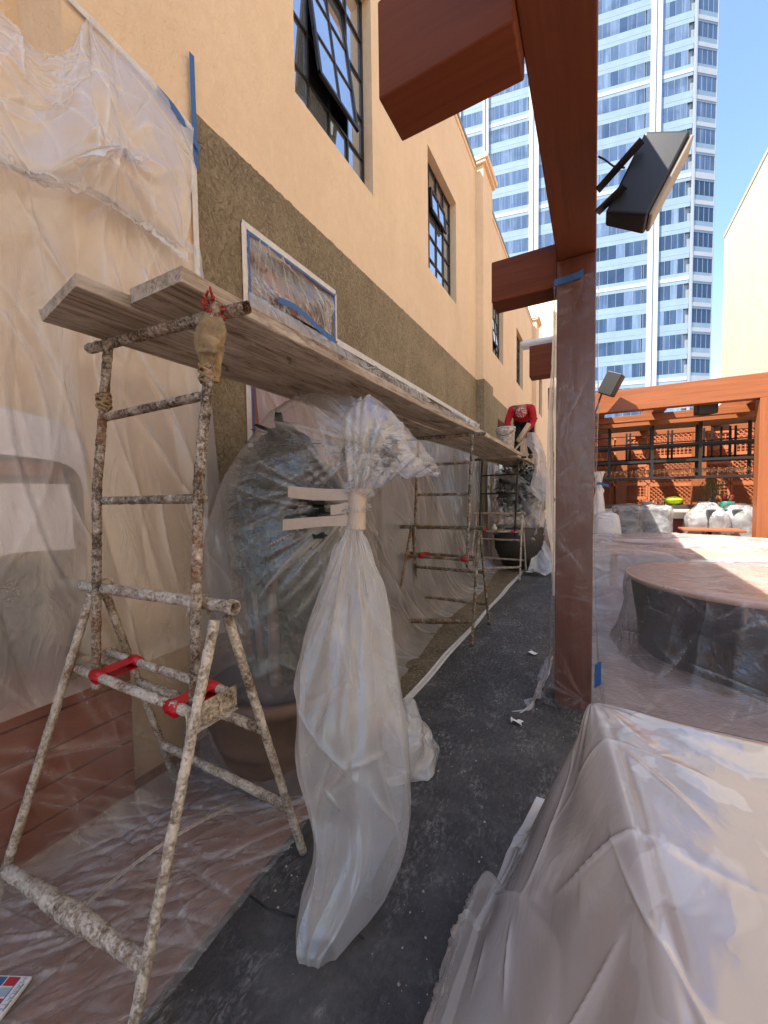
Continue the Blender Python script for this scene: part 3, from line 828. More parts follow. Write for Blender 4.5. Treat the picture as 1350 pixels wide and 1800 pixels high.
# hanging steel shelf
HS = thing('hanging_shelf', (1.6, 11.0, 1.8), 'black steel shelving frame hanging over the bar', 'shelf')
def sb(a, b_, t=.05):
    g = MB(); g.bar(a, b_, t, t, 'black_steel'); return g
for x in (.30, 1.15, 2.02, 2.93, 3.8, 4.7):
    for y, dx in ((10.75, 0), (11.25, .0)):
        sb((x + .03 * (y > 11), y, 1.84), (x + .03 * (y > 11), y, 3.05), .055).build('upright', HS)
for x in (.72, .80, 1.6, 1.68, 2.3, 2.45, 2.62, 2.78, 2.88, 3.4):
    sb((x, 11.9, 2.3), (x, 11.9, 3.05), .04).build('upright', HS)
for z in (1.84, 2.22, 2.58):
    for y in (10.75, 11.25): sb((0, y, z), (5, y, z), .05).build('rail', HS)
sb((0, 11.9, 2.35), (5, 11.9, 2.35), .04).build('rail', HS); sb((0, 11.9, 2.75), (5, 11.9, 2.75), .03).build('rail', HS)
g = MB(); g.box((0, 10.76, 1.865), (5, 11.24, 1.873), 'clear_glass'); g.build('shelf_pane', HS)
g = MB(); g.box((0, 10.76, 2.245), (5, 11.24, 2.253), 'black_steel'); g.build('shelf_pane', HS)
first = None
for i in range(54):
    x = .12 + (i % 27) * .108 + random.uniform(-.02, .02); y = 10.84 + (i // 27) * .2
    if first is None:
        g = MB(); g.lathe([(.028, 0), (.03, .004), (.004, .01), (.004, .06), (.03, .085), (.036, .13), (.03, .17), (.028, .17), (.033, .13), (.001, .075)], (x, y, 1.874), 'clear_glass', 10)
        first = g.build('drinking_glass'); tag(first, 'stemmed drinking glass standing in the rows on the hanging steel shelf', 'glass', 'drinking glasses on the hanging shelf'); x0, y0 = x, y
    else: dup(first, (x - x0, y - y0, 0))
g = MB(); g.lathe([(.0, .0), (.1, .0), (.17, .06), (.2, .11), (.21, .13), (.17, .15), (.08, .18), (0, .19)], (1.62, 11.1, 1.22), 'lime', 20)
tag(g.build('lime_bowl'), 'bright lime green rounded bowl upside down on the bar ledge', 'bowl')
for x, s in ((1.15, .8), (1.32, 1), (1.45, .7)):
    g = MB()
    for k in range(3): g.tube([(x + k * .04, 11.1, 1.22), (x + k * .04, 11.1, 1.22 + .12 * s)], [.018, .018, .01], ('pot_dark', 'clear_glass', 'chip')[k], 8)
    o = g.build('bar_tool_cluster'); tag(o, {.8: 'left small cluster of bottles and cups beside the lime bowl', 1: 'middle small cluster of bottles and cups beside the lime bowl', .7: 'cluster of bottles and cups touching the lime bowl'}[s], 'bar ware')
for x, lab in ((1.02, 'pale lilac folded cloths lying on the bar left of the lime bowl'), (2.1, 'pale lilac folded cloths lying on the bar right of the timber post')):
    g = MB()
    for k in range(3): g.box((x - .02 * k, 11.02, 1.222 + k * .025), (x + .2 - .015 * k, 11.2, 1.244 + k * .025), 'lilac')
    tag(soften(g.build('folded_cloths'), .006), lab, 'cloth')
g = MB(); g.lathe([(.03, 0), (.04, .01), (.012, .03), (.012, .12), (.03, .14), (.035, .22), (.03, .22)], (2.55, 11.1, 1.22), 'black_steel', 10); g.tube([(2.55, 11.1, 1.3), (2.65, 11.1, 1.48)], .012, 'black_steel', 6)
tag(g.build('juice_press'), 'black and silver lever juicer standing on the bar ledge', 'juicer')
# teal planter
TP = thing('teal_planter', (2.9, 10.7, 1.13), 'teal planter bowl with red flowers beside the orange post', 'planter')
g = MB(); g.lathe([(.0, 0), (.09, 0), (.13, .16), (.135, .17), (.12, .165), (0, .14)], (2.45 - .1, 10.7, 1.132), 'teal', 18); g.v[-1][:, 0] += .13; g.build('bowl', TP)
g = MB()
for i in range(26):
    a = random.uniform(0, 6.28); r = random.uniform(0, .12); L = random.uniform(.07, .16)
    p = np.array([2.48 + r * math.cos(a), 10.7 + r * math.sin(a), 1.29]); q = p + np.array([math.cos(a) * .06, math.sin(a) * .06, L])
    g.bar(p, q, .03, .006, 'red_flower' if i % 3 else 'leaf_green')
g.build('flowers', TP)
LP = thing('leafy_potted_plant', (2.35, 11.2, 1.22), 'airy pale green potted shrub behind the teal planter', 'plant')
g = MB(); g.lathe([(.0, 0), (.08, 0), (.1, .14), (0, .13)], (2.35, 11.2, 1.222), 'pot_dark', 14); g.build('pot', LP)
g = MB()
for i in range(260):
    a = random.uniform(0, 6.28); r = .24 * random.random() ** .6; z = 1.34 + .42 * random.random()
    p = np.array([2.35 + r * math.cos(a), 11.2 + .5 * r * math.sin(a), z]); q = p + np.array([random.uniform(-.03, .03), random.uniform(-.03, .03), random.uniform(.01, .05)])
    g.bar(p, q, .02, .003, 'leaf_green')
g.build('foliage', LP)
g = MB()
for i in range(14):
    a = random.uniform(0, 6.28); g.tube([(2.35, 11.2, 1.34), (2.35 + .2 * math.cos(a), 11.2 + .1 * math.sin(a), 1.7)], .003, 'chip', 4)
g.build('stems', LP)
# wrapped bar chairs
def chair(x, y, rz, lab):
    t = thing('bar_chair', (x, y, 0), lab, 'chair', 'plastic covered chairs at the bar')
    M_ = Matrix.Rotation(rz, 4, 'Z'); L = Matrix.Translation((x, y, 0)) @ M_
    g = MB(); g.box((-.21, -.2, .66), (.21, .2, .74), 'chair_fabric', L); soften(g.build('seat', t), .02)
    g = MB(); g.box((-.21, -.24, .78), (.21, -.18, 1.17), 'chair_fabric', L); soften(g.build('backrest', t), .025)
    for sx in (-1, 1):
        for sy in (-1, 1):
            g = MB(); a = L @ Vector((sx * .19, sy * .18, .66)); b2 = L @ Vector((sx * .22, sy * .21, 0)); g.tube([a, b2], .014, 'black_steel', 6); g.build('leg', t)
    return t
def bag_cover(x, y, w_, d_, z0, z1, seed, lab, mat='film_chair', taper=.85):
    rg = np.random.RandomState(seed); C = []
    for zt, s in ((0, 1.1), (.3, 1.02), (.7, .97), (.93, .9 * taper), (1.0, .72 * taper), (1.03, .3), (1.03, .02)):
        C.append([(x + w_ / 2 * s * np.sign(math.cos(a)) * abs(math.cos(a)) ** .5 * rg.uniform(.93, 1.07), y + d_ / 2 * s * np.sign(math.sin(a)) * abs(math.sin(a)) ** .5 * rg.uniform(.93, 1.07), z0 + (z1 - z0) * zt) for a in np.linspace(0, 2 * math.pi, 17)[:-1]])
    P = grid_interp(C, 50, 90, True); A, B = arc(P)
    H, K = creases(A, B, 60, seed, (.1, .5), (.006, .02), (.01, .03), 1.2, .9)
    return tag(sheet('plastic_cover', P, mat, H, K, closed=True), lab, 'plastic cover', 'plastic covers over the bar chairs')
for i, (x, y, l1, l2) in enumerate(((.62, 9.85, 'dark upholstered bar chair, leftmost in the row under plastic', 'clear plastic bag over the leftmost bar chair'), (1.12, 9.85, 'dark upholstered bar chair, second from left, beside open red bar front', 'clear plastic bag over the second bar chair from the left'), (2.03, 10.0, 'dark bar chair behind the bare wooden table', 'peaked clear plastic over the bar chair behind the wooden table'), (2.5, 10.1, 'dark bar chair half hidden by the orange post', 'clear plastic bag over the bar chair beside the orange post'))):
    chair(x, y, (0, 0, .5, .3)[i], l1)
    bag_cover(x + (0, 0, -.03, 0)[i], y, (.56, .58, .70, .6)[i], .62, .5, (1.25, 1.24, 1.28, 1.25)[i], 20 + i, l2, taper=(1.1, 1.1, .6, .75)[i])
g = MB(); g.box((1.5, 9.2, .77), (2.42, 9.75, .81), 'timber_x'); WT = thing('bare_wooden_table', (1.96, 9.5, 0), 'small bare wooden table in front of the wrapped bar chairs', 'table')
soften(g.build('table_top', WT), .006); g = MB(); g.tube([(1.96, 9.5, 0), (1.96, 9.5, .77)], [.2, .03, .03, .03], 'black_steel', 12, seg=.2); g.build('pedestal', WT)

# ================================================================== SPEAKERS
def speaker(name, c, w_, h_, d_, rz, rx, arm, lab, gm='speaker_black'):
    t = thing(name, tuple(c), lab, 'speaker')
    L = Matrix.Translation(Vector(c)) @ Matrix.Rotation(rz, 4, 'Z') @ Matrix.Rotation(rx, 4, 'X')
    g = MB(); v = [(-w_ / 2, -d_ / 2, -h_ / 2), (w_ / 2, -d_ / 2, -h_ / 2), (w_ * .36, d_ / 2, -h_ / 2), (-w_ * .36, d_ / 2, -h_ / 2)]
    v = v + [(a, b2, h_ / 2) for a, b2, _ in v]
    g.add([list(L @ Vector(q)) for q in v], [(3, 2, 1, 0), (4, 5, 6, 7), (0, 1, 5, 4), (1, 2, 6, 5), (2, 3, 7, 6), (3, 0, 4, 7)], 'speaker_black'); soften(g.build('cabinet', t), .012, 3)
    g = MB(); g.box((-w_ / 2 + .01, -d_ / 2 - .018, -h_ / 2 + .01), (w_ / 2 - .01, -d_ / 2 - .001, h_ / 2 - .01), gm, L); soften(g.build('grille', t), .006)
    for a, b2 in arm:
        g = MB(); g.bar(a, b2, .035, .012, 'speaker_black'); g.build('bracket', t)
    return t
c1 = un(1133, 322, y=2.16)
speaker('wall_speaker', c1, .15, .33, .18, R(90), R(27), [((PX1 + .002, 2.13, 2.96), (c1[0] - .02, 2.06, 3.06)), ((PX1 + .002, 2.13, 2.86), (c1[0] - .08, 2.07, 2.9))], 'black loudspeaker on a bracket beside the beam in front of the tower', 'speaker_grille')
g = MB(); g.tube([un(1052, 275, y=2.16), un(1062, 280, y=2.15), un(1078, 292, y=2.14), un(1098, 295, y=2.12)], .004, 'cord', 6)
tag(g.build('speaker_cable'), 'thin black cable looping from the beam to the large black loudspeaker', 'cable')
c2 = un(1073, 675, y=8.7)
speaker('wall_speaker', c2, .2, .42, .28, R(75), R(27), [((-.06, 8.95, 2.95), tuple(c2 + np.array([-.1, .05, 0])))], 'small black loudspeaker right of the wrapped post in front of the orange beam')
c3 = un(1238, 716, y=9.35)
speaker('wall_speaker', c3, .34, .27, .22, R(20), R(0), [((c3[0], 9.23, 3.1), tuple(c3 + np.array([0, 0, .1])))], 'black loudspeaker hanging under the orange front beam')

# ================================================================== SCAFFOLD
def trestle(Y, x0, x1, mats, label, dz=0, near=False):
    mA, mB, mC = mats
    t = thing('scaffold_trestle', ((x0 + x1) / 2, Y, 0), label, 'scaffold trestle', 'steel scaffold trestles under the planks')
    rs = .22 if near else .15; sg = .008 if near else .03; n = 12 if near else 8; r = .0195
    def tb(name, pts, rad, mat, **k):
        g = MB(); g.tube(pts, rad, mat, n, rough=rs, seg=sg, **k); return g.build(name, t)
    o = tb('top_bar', [(x0 - (.2 if near else .12), Y - .03, 1.165), (x1 + .03, Y + .02, 1.175)], .0205, mA)
    g = MB(); g.lathe([(.0225, -.003), (.026, .0), (.026, .03), (.018, .032), (.018, 0)], (0, 0, 0), mA, 14, M=Matrix.Translation((x1 + .03, Y + .02, 1.175)) @ Matrix.Rotation(R(90), 4, 'Y')); g.build('bar_end', t)
    legs = {}
    for s, nm in ((-1, 'n'), (1, 'f')):
        for x, k in ((x0, 'l'), (x1, 'r')):
            a = np.array([x + .015, Y + s * .025, 1.14]); b_ = np.array([x + (-.06 if k == 'l' else .03), Y + s * .36, .012])
            legs[nm + k] = (a, b_)
            tb('leg', [a, b_], [.0165, .0155, .0155, .0165], mA if (nm == 'n' and k == 'r') else mB)
    def on(k, z): a, b_ = legs[k]; f = (a[2] - z) / (a[2] - b_[2]); return a + (b_ - a) * f
    for z in (.66, .27): tb('rung', [on('fl', z), on('fr', z)], .018, mB)
    tb('rung', [on('nl', .13), on('nr', .24)], [.022, .021, .026, .029, .027, .021, .022], mA)
    ya = Y - .085; yb = Y + .05
    r1 = tb('rail', [(x0 - .02, ya, .83), (x1 - .03, ya, .84)], .0165, mA)
    r2 = tb('rail', [(x0 - .02, yb, .845), (x1 - .03, yb, .85)], .0155, mA)
    for x in (x0 - .02, x1 - .02):
        g = MB(); g.box((x - .003, ya - .03, .79), (x + .003, yb + .03, .865), mB); g.box((x - .02, ya - .028, .786), (x + .02, yb + .02, .789), mB)
        g.build('bracket_plate', t)
    for x in (x0 + .17, x1 - .13):
        g = MB(); e = .019; wd = .034; sk_ = .02
        for p, q in (((x, ya - e, .835 + e * .6), (x + sk_, yb + e, .85 + e * .6)), ((x, ya - e, .835 - e), (x + sk_, yb + e, .85 - e))): g.bar(p, q, wd * 2, .002, 'red_tape')
        g.tube([(x - wd, ya, .835), (x + wd, ya, .835)], .0205, 'red_tape', 12); g.tube([(x - wd + sk_, yb, .85), (x + wd + sk_, yb, .85)], .0195, 'red_tape', 12)
        o = g.build('tape_wrap', t); o['label'] = 'bright red tape binding the two rails'
    # upper ladder frame standing in the trestle
    xa, xb = x0 + .09, x1 - .08
    for x in (xa, xb):
        q_ = (.02 if x == xb else 0) if near else 0; e_ = .08 if near else 0
        tb('post', [(x - .03 + q_, Y - .045, .74), (x + q_ + e_ * .3, Y - .03, 1.6), (x + .02 + q_ + e_, Y, 2.175)], .0165, mC)
        g = MB(); g.tube([(x - .035, Y - .035, 1.13), (x - .035 + .0, Y - .01, 1.20), (x - .02, Y + .03, 1.2), (x - .01, Y + .035, 1.13)], .008, mB, 8); g.build('hook', t)
    for z in (1.88, 1.54):
        e_ = (.06 if z > 1.7 else .03) if near else 0
        tb('rung', [(xa + .01 + e_ * .8, Y - .012, z + .0), (xb + .01 + e_ * 1.2, Y - .012, z + .005)], .0155, mC)
    e_ = .07 if near else 0
    tb('cross_pipe', [(x0 - .04 + e_ * .8, Y + .01, 2.19), (x1 + .07 + e_ * .8, Y + .05, 2.19 - e_ * .4)], .02, mC, cap=False)
    if near:
        g = MB()
        for i in range(26):
            a = random.uniform(0, 6.28); p = np.array([xb + .105 + .02 * math.cos(a), Y + .02 * math.sin(a), 2.165 + random.uniform(-.025, .035)])
            g.tube([p, p + np.array([random.uniform(-.03, .03), random.uniform(-.02, .02), random.uniform(-.04, .02)])], .004, 'rag_red', 5)
        o = g.build('wire_tie', t); o['label'] = 'tangle of orange red wire tying the frame to the pipe'
        C = [[(xb + .102 - j * .004 + (r_ * (1 + .35 * math.sin(3 * a + j))) * math.cos(a), Y + r_ * math.sin(a) * .9, 2.14 - j * .035) for a in np.linspace(0, 6.283, 11)[:-1]] for j, r_ in enumerate((.022, .042, .050, .045, .036, .03, .022))]
        P = grid_interp(C, 50, 60, True); A, B = arc(P); o = sheet('rag', P, 'rag', *creases(A, B, 50, 2, (.03, .1), (.002, .006), (.004, .012), 0, 1.5), parent=t, closed=True)
        o['label'] = 'dirty mustard rag knotted round the right post top'
        for z, x in ((1.93, xb + .08), (1.92, xa + .065)):
            g = MB()
            for k in range(7): g.tube([(x + .025 * math.cos(a + k), Y - .01 + .025 * math.sin(a + k), z + k * .008 + .01 * math.sin(a * 2)) for a in np.linspace(0, 5.5, 8)], .005, 'rag', 5)
            g.build('tie', t)
        o = MB(); o.tube([(xa - .012, Y - .045, 1.36), (xa - .008, Y - .04, 1.44)], .0205, 'lime', 10); 
    return t
trestle(.86, -1.92, -1.12, ('pipe_white', 'pipe_mid', 'pipe_dark'), 'plaster caked steel trestle nearest the camera, carrying the near end of the planks', near=True)
trestle(4.12, -1.90, -1.10, ('pipe_olive', 'pipe_olive', 'pipe_dark'), 'rusty steel trestle with red taped rails in the middle of the alley')
trestle(7.32, -1.98, -1.16, ('pipe_mid', 'pipe_mid', 'black_steel'), 'steel trestle with a black upper frame near the worker')
tt = thing('ladder_frame', (-1.5, 9.3, 0), 'black ladder frame under the last plank, partly hidden by the wrapped plant', 'ladder frame')
for x in (-1.85, -1.2):
    g = MB(); g.tube([(x, 9.3, 0), (x, 9.3, 2.16)], .017, 'black_steel', 8); g.build('post', tt)
for z in (.5, 1.0, 1.5, 2.165): g = MB(); g.tube([(-1.9, 9.3, z), (-1.15, 9.3, z)], .016, 'black_steel', 8); g.build('rung', tt)
g = MB(); g.lathe([(0, 0), (.05, 0), (.055, .04), (.03, .06), (.02, .1), (0, .11)], (-1.62, 7.2, .875), 'plaster_white', 10)
tag(g.build('plaster_lump'), 'small lump of plaster and rag sitting on the rails of the trestle near the worker', 'plaster')

def plank(x0, x1, y0, y1, z, th, clip, seed, label):
    rg = random.Random(seed); L = y1 - y0; ns = 60
    prof = [(x0, 0), (x0 + .006, -.004), (x1 - .006, -.004), (x1, 0), (x1 + .001, th), (x1 - .006, th + .003), (x0 + .006, th + .003), (x0 - .001, th)]
    V = []; n = len(prof)
    for i in range(ns + 1):
        y = y0 + L * i / ns; sag = .010 * math.sin(i / ns * 9.5 + seed); dx = .0025 * math.sin(i * .9 + seed) + rg.uniform(-.0015, .0015)
        for k, (x, h) in enumerate(prof):
            xx = x + dx
            yy = y
            if i < 3:
                e = (3 - i) / 3
                if clip and x < (x0 + x1) / 2: yy = y0 + (y - y0) + clip * (1 if i == 0 else .0) * 1.0
            if i == 0: yy += rg.uniform(-.006, .006)
            V.append((xx, yy, z + h + sag))
    F = [(i * n + k, i * n + (k + 1) % n, (i + 1) * n + (k + 1) % n, (i + 1) * n + k) for i in range(ns) for k in range(n)]
    F += [tuple(range(n))[::-1], tuple(ns * n + k for k in range(n))]
    g = MB(); g.add(V, F, 'board'); o = g.build('scaffold_plank'); return tag(o, label, 'plank', 'weathered scaffold planks')
plank(-1.845, -1.45, .635, 7.42, 2.217, .04, .05, 1, 'weathered scaffold plank nearest the wall, its clipped end reaching closest to the camera')
plank(-1.442, -1.15, .79, 7.45, 2.222, .046, 0, 2, 'thicker weathered scaffold plank on the alley side, with plaster crumbs on its near edge')
plank(-1.85, -1.50, 7.0, 9.75, 2.183, .035, 0, 3, 'far scaffold plank on the wall side beneath the worker')
plank(-1.49, -1.17, 6.98, 9.7, 2.18, .036, 0, 4, 'far scaffold plank on the alley side beneath the worker')
g = MB()
for i in range(420):
    y = .81 + random.random() * 5.2; x = -1.18 - (random.random() ** 2.2) * .25; s = random.uniform(.003, .010)
    if i < 120: y = .815 + random.random() * .04; x = -1.18 - random.random() * .24
    z = 2.281 + .010 * math.sin((y - .80) / 6.65 * 9.5 + 2)
    g.add([(x - s, y - s, z), (x + s, y - s * .6, z), (x + s * .7, y + s, z), (x - s, y + s, z), (x, y, z + s * .9)], [(0, 1, 4), (1, 2, 4), (2, 3, 4), (3, 0, 4)], 'chip')
tag(g.build('plank_crumbs'), 'dried plaster crumbs lying along the near plank edge', 'rubble', kind='stuff')
# chain under near trestle
CH = thing('chain', (-1.6, .8, .2), 'pale twisted chain hanging slack under the nearest trestle', 'chain')
pA, pB, pC = un(118, 1622, y=.62), un(262, 1500, y=.80), un(402, 1420, y=1.12)
pts = [(1 - t) ** 2 * pA + 2 * t * (1 - t) * (2 * pB - .5 * (pA + pC)) + t * t * pC for t in np.linspace(0, 1, 46)]
base = None
def link_mesh():
    P = [(.0125 * math.cos(a) * (1.25), .0055 * math.sin(a), 0) for a in np.linspace(0, 6.283, 13)[:-1]]
    P.append(P[0]); g = MB(); g.tube(P, .0024, 'chain_mat', 5, cap=False); return g
for i in range(len(pts) - 1):
    if base is None:
        base = link_mesh().build('link', CH, ); me = base.data
        me.transform(Matrix.Translation(Vector(wl(CH)))); ob = base
    else: ob = base.copy(); link(ob); ob.parent = CH
    d = Vector(pts[i + 1] - pts[i]).normalized()
    ob.rotation_euler = (d.to_track_quat('X', 'Z') @ Matrix.Rotation(R(90 * (i % 2) + 20), 3, 'X').to_quaternion()).to_euler()
    ob.location = Vector((pts[i] + pts[i + 1]) / 2) - Vector(wl(CH))

# ================================================================== BUCKET, WORKER
bc = un(889, 765, y=6.75); bz = 2.282
g = MB(); g.lathe([(.0, 0), (.132, 0), (.15, .30), (.157, .302), (.157, .32), (.151, .322), (.153, .345), (.16, .347), (.16, .37), (.15, .37), (.147, .3), (0, .29)], (bc[0], bc[1], bz), 'bucket_plastic', 28)
bt = thing('plaster_bucket', (bc[0], bc[1], bz), 'plaster smeared white bucket standing on the planks beside the worker', 'bucket')
g.build('bucket_body', bt)
g = MB(); g.tube([(bc[0] + .155 * math.cos(a), bc[1] - .05 - .1 * math.sin(a), bz + .34 - .12 * math.sin(a)) for a in np.linspace(0, math.pi, 14)], .004, 'black_steel', 6); g.build('handle', bt)

def skin_obj(name, pts, edges, mat, parent, sub=2):
    org = wl(parent)
    me = bpy.data.meshes.new(name); me.from_pydata([tuple(np.array(p[:3]) - org) for p in pts], edges, []); me.update()
    o = link(bpy.data.objects.new(name, me)); o.parent = parent
    me.materials.append(MATS[mat])
    s = o.modifiers.new('skin', 'SKIN'); s.use_smooth_shade = True
    for i, p in enumerate(pts):
        r = p[3]; sv = me.skin_vertices[0].data[i]; sv.radius = r if hasattr(r, '__len__') else (r, r); sv.use_root = (i == 0)
    sb_ = o.modifiers.new('sub', 'SUBSURF'); sb_.levels = sub; sb_.render_levels = sub
    return o
wx, wy, pz = -1.27, 8.12, 2.222
PS = thing('person', (wx, wy, pz), 'worker in a red long sleeved shirt and red bandana bending over on the planks', 'person')
hip = (wx, wy + .22, pz + .83)
body = [(*hip, (.14, .11)), (wx, wy + .02, pz + .96, (.14, .11)), (wx + .01, wy - .18, pz + .99, (.15, .11)), (wx + .02, wy - .28, pz + .95, (.07, .07)), (wx + .03, wy - .33, pz + .90, (.05, .05)),
        (wx + .035, wy - .37, pz + .86, (.085, .095)), (wx + .04, wy - .41, pz + .79, (.075, .085)),
        (wx - .2, wy - .22, pz + .93, .058), (wx - .25, wy - .25, pz + .70, .042), (wx - .17, wy - .42, pz + .50, .032), (wx - .15, wy - .46, pz + .43, (.035, .02)),
        (wx + .21, wy - .2, pz + .92, .058), (wx + .25, wy - .26, pz + .68, .042), (wx + .16, wy - .44, pz + .50, .032), (wx + .13, wy - .48, pz + .44, (.035, .02)),
        (wx - .11, wy + .2, pz + .76, .09), (wx - .13, wy + .1, pz + .44, .062), (wx - .13, wy + .2, pz + .08, .04), (wx - .13, wy + .06, pz + .04, .035),
        (wx + .11, wy + .2, pz + .76, .09), (wx + .13, wy + .1, pz + .44, .062), (wx + .13, wy + .2, pz + .08, .04), (wx + .13, wy + .06, pz + .04, .035)]
ed = [(0, 1), (1, 2), (2, 3), (3, 4), (4, 5), (5, 6), (2, 7), (7, 8), (8, 9), (9, 10), (2, 11), (11, 12), (12, 13), (13, 14), (0, 15), (15, 16), (16, 17), (17, 18), (0, 19), (19, 20), (20, 21), (21, 22)]
k = len(body)
for hi_, sx in ((10, -1), (14, 1)):
    bx_, by_, bz_ = body[hi_][:3]
    for q in range(4):
        dx = (q - 1.5) * .017; L = (.07, .08, .085, .065)[q if sx > 0 else 3 - q]
        body += [(bx_ + dx, by_ - .03, bz_ - .03, .0085), (bx_ + dx * 1.1 + .005, by_ - .035, bz_ - .03 - L * .5, .008), (bx_ + dx * 1.1, by_ - .015, bz_ - .03 - L, .007)]
        ed += [(hi_, k), (k, k + 1), (k + 1, k + 2)]; k += 3
    body += [(bx_ - sx * .04, by_ - .01, bz_ - .015, .0095), (bx_ - sx * .055, by_ - .03, bz_ - .05, .0085)]; ed += [(hi_, k), (k, k + 1)]; k += 2
skin_obj('body', body, ed, 'skin', PS)
sh = [(wx, wy + .22, pz + .85, (.17, .14)), (wx, wy + .02, pz + .90, (.19, .19)), (wx + .01, wy - .14, pz + .90, (.185, .19)), (wx + .02, wy - .26, pz + .93, (.10, .10)),
      (wx - .19, wy - .2, pz + .945, .082), (wx - .245, wy - .235, pz + .71, .062), (wx - .175, wy - .40, pz + .525, .045),
      (wx + .2, wy - .19, pz + .94, .082), (wx + .245, wy - .245, pz + .69, .062), (wx + .165, wy - .42, pz + .525, .045)]
o = skin_obj('shirt', sh, [(0, 1), (1, 2), (2, 3), (2, 4), (4, 5), (5, 6), (2, 7), (7, 8), (8, 9)], 'shirt_red', PS)
tx = bpy.data.textures.new('folds', 'CLOUDS'); tx.noise_scale = .09
dm = o.modifiers.new('folds', 'DISPLACE'); dm.texture = tx; dm.strength = .03; dm.mid_level = .5
tr_ = [(hip[0], hip[1] + .01, hip[2], (.17, .14)), (wx - .11, wy + .2, pz + .74, .105), (wx - .13, wy + .1, pz + .44, .08), (wx - .13, wy + .19, pz + .1, .06), (wx + .11, wy + .2, pz + .74, .105), (wx + .13, wy + .1, pz + .44, .08), (wx + .13, wy + .19, pz + .1, .06)]
skin_obj('trousers', tr_, [(0, 1), (1, 2), (2, 3), (0, 4), (4, 5), (5, 6)], 'trousers_black', PS)
for sx in (-1, 1):
    skin_obj('boot', [(wx + sx * .13, wy + .22, pz + .06, .05), (wx + sx * .13, wy + .1, pz + .045, .045), (wx + sx * .13, wy + .02, pz + .038, .035)], [(0, 1), (1, 2)], 'boot', PS)
g = MB(); g.lathe([(0, .118), (.05, .108), (.085, .075), (.104, .03), (.106, 0), (.1, -.02), (.097, 0)], (0, 0, 0), 'bandana', 20, M=Matrix.Translation((wx + .035, wy - .385, pz + .835)) @ Matrix.Rotation(R(62), 4, 'X')); g.build('bandana', PS)
hd = (wx + .04, wy - .41, pz + .79)
ta, tb_ = un(930, 745, y=7.55), un(910, 776, y=7.45)
g = MB(); g.tube([ta, tb_], .042, 'tool_wood', 14); tag(g.build('cardboard_tube'), 'pale cardboard tube held by the bending worker', 'tube')
HK = thing('plaster_hawk', tuple(un(905, 790, y=7.5)), 'pale wooden plastering board leaning at the worker feet', 'plaster board')
g = MB(); g.bar(un(904, 792, y=7.45), un(920, 772, y=7.55), .06, .02, 'tool_wood'); g.build('board', HK)
g = MB(); g.bar(un(921, 774, y=7.55), un(922, 796, y=7.5), .05, .02, 'tool_wood'); g.build('handle', HK)

# ================================================================== WRAPPED PLANTS
def wrap(rows, D, rbf, neck, mat, nm, lab, seed, nf=26, amp=.03, base0=True, px_scale=1.0, nu=330, nv=430, floor=.02, fall=.55):
    C = []; cen = []
    for (py, l, r) in rows:
        c = un((l + r) / 2, py, d=D); half = (r - l) / 2 * D / FPX
        if floor is not None: c[2] = max(c[2], floor)
        cen.append(c)
        C.append([c + R0 * half * math.cos(a) + F0 * rbf * half * math.sin(a) for a in np.linspace(0, 2 * math.pi, 25)[:-1]])
    P = grid_interp(C, nu, nv, True); A, B = arc(P)
    H = np.zeros(A.shape); K = np.zeros(A.shape)
    for (npx, npy, nd, n, am, fl) in neck:
        N_ = un(npx, npy, d=nd)
        X_ = (P - N_) @ R0; Z_ = P[..., 2] - N_[2]
        h, k_ = fan(X_, Z_, 0, 0, n, seed + n, am, fl, .08)
        back = ((P - N_) @ F0) > .45
        h[back] *= .3
        rs_ = np.random.RandomState(seed + n); rr_ = np.hypot(X_, Z_); tt_ = np.arctan2(Z_, X_); psc = D / 2.0
        for _ in range(75):
            t0 = rs_.uniform(-math.pi, math.pi); cv = rs_.uniform(-.5, .5); L_ = rs_.uniform(.25, 1.0) * fl * 1.8; st_ = rs_.uniform(0, .2) * fl
            dt = np.abs((tt_ - t0 - cv * rr_ / psc + math.pi) % (2 * math.pi) - math.pi) * rr_
            e_ = np.clip((rr_ - st_) / .05, 0, 1) * np.clip((L_ - rr_) / .15, 0, 1) * rs_.uniform(.3, 1)
            ln = np.exp(-dt / (.009 * psc)) * e_; H += ln * .010 * psc; K += np.exp(-dt / (.006 * psc)) * e_ * (.9 if psc < 2 else .5)  # radial highlight streaks painted into the film's opacity
        H += h; K += k_ * .5
    h, k_ = creases(A, B, 120, seed, (.15, .6), (.003, .012), (.004, .016), .9, .9)
    return tag(sheet(nm, P, mat, H + h + wob(A, B, 6, .01, seed), np.clip(K + k_ * .5, 0, 1), closed=True, flip=False), lab, 'plastic wrap')
body_rows = [(693, 552, 572), (697, 520, 606), (712, 492, 660), (735, 465, 700), (770, 440, 714), (830, 405, 700), (885, 382, 640), (940, 365, 637), (1000, 360, 645), (1070, 356, 645), (1140, 350, 652), (1210, 346, 658), (1270, 350, 655), (1318, 356, 648), (1332, 352, 655)]
DW = 2.25
wrap(body_rows, DW, .72, [(622, 890, 1.9, 30, .014, .42), (640, 780, 1.9, 17, .008, .5)], 'film_wrap', 'plastic_wrap', 'clear plastic wrapped round the tall leafy potted plant beside the nearest trestle', 11)
pc = un(497, 1300, d=DW)
PP = thing('potted_agave', (pc[0], pc[1], 0), 'dark spiky leaved plant in a large clay pot inside the near plastic wrap', 'potted plant')
g = MB(); g.lathe([(0, 0), (.30, 0), (.385, .22), (.43, .49), (.455, .50), (.46, .56), (.42, .56), (.40, .49), (0, .45)], (pc[0], pc[1], .0), 'pot_clay', 40); g.build('pot', PP)
g = MB(); g.lathe([(0, 0), (.39, 0), (.39, .01), (0, .012)], (pc[0], pc[1], .49), 'pot_dark', 30); g.build('soil', PP)
rg = random.Random(3)
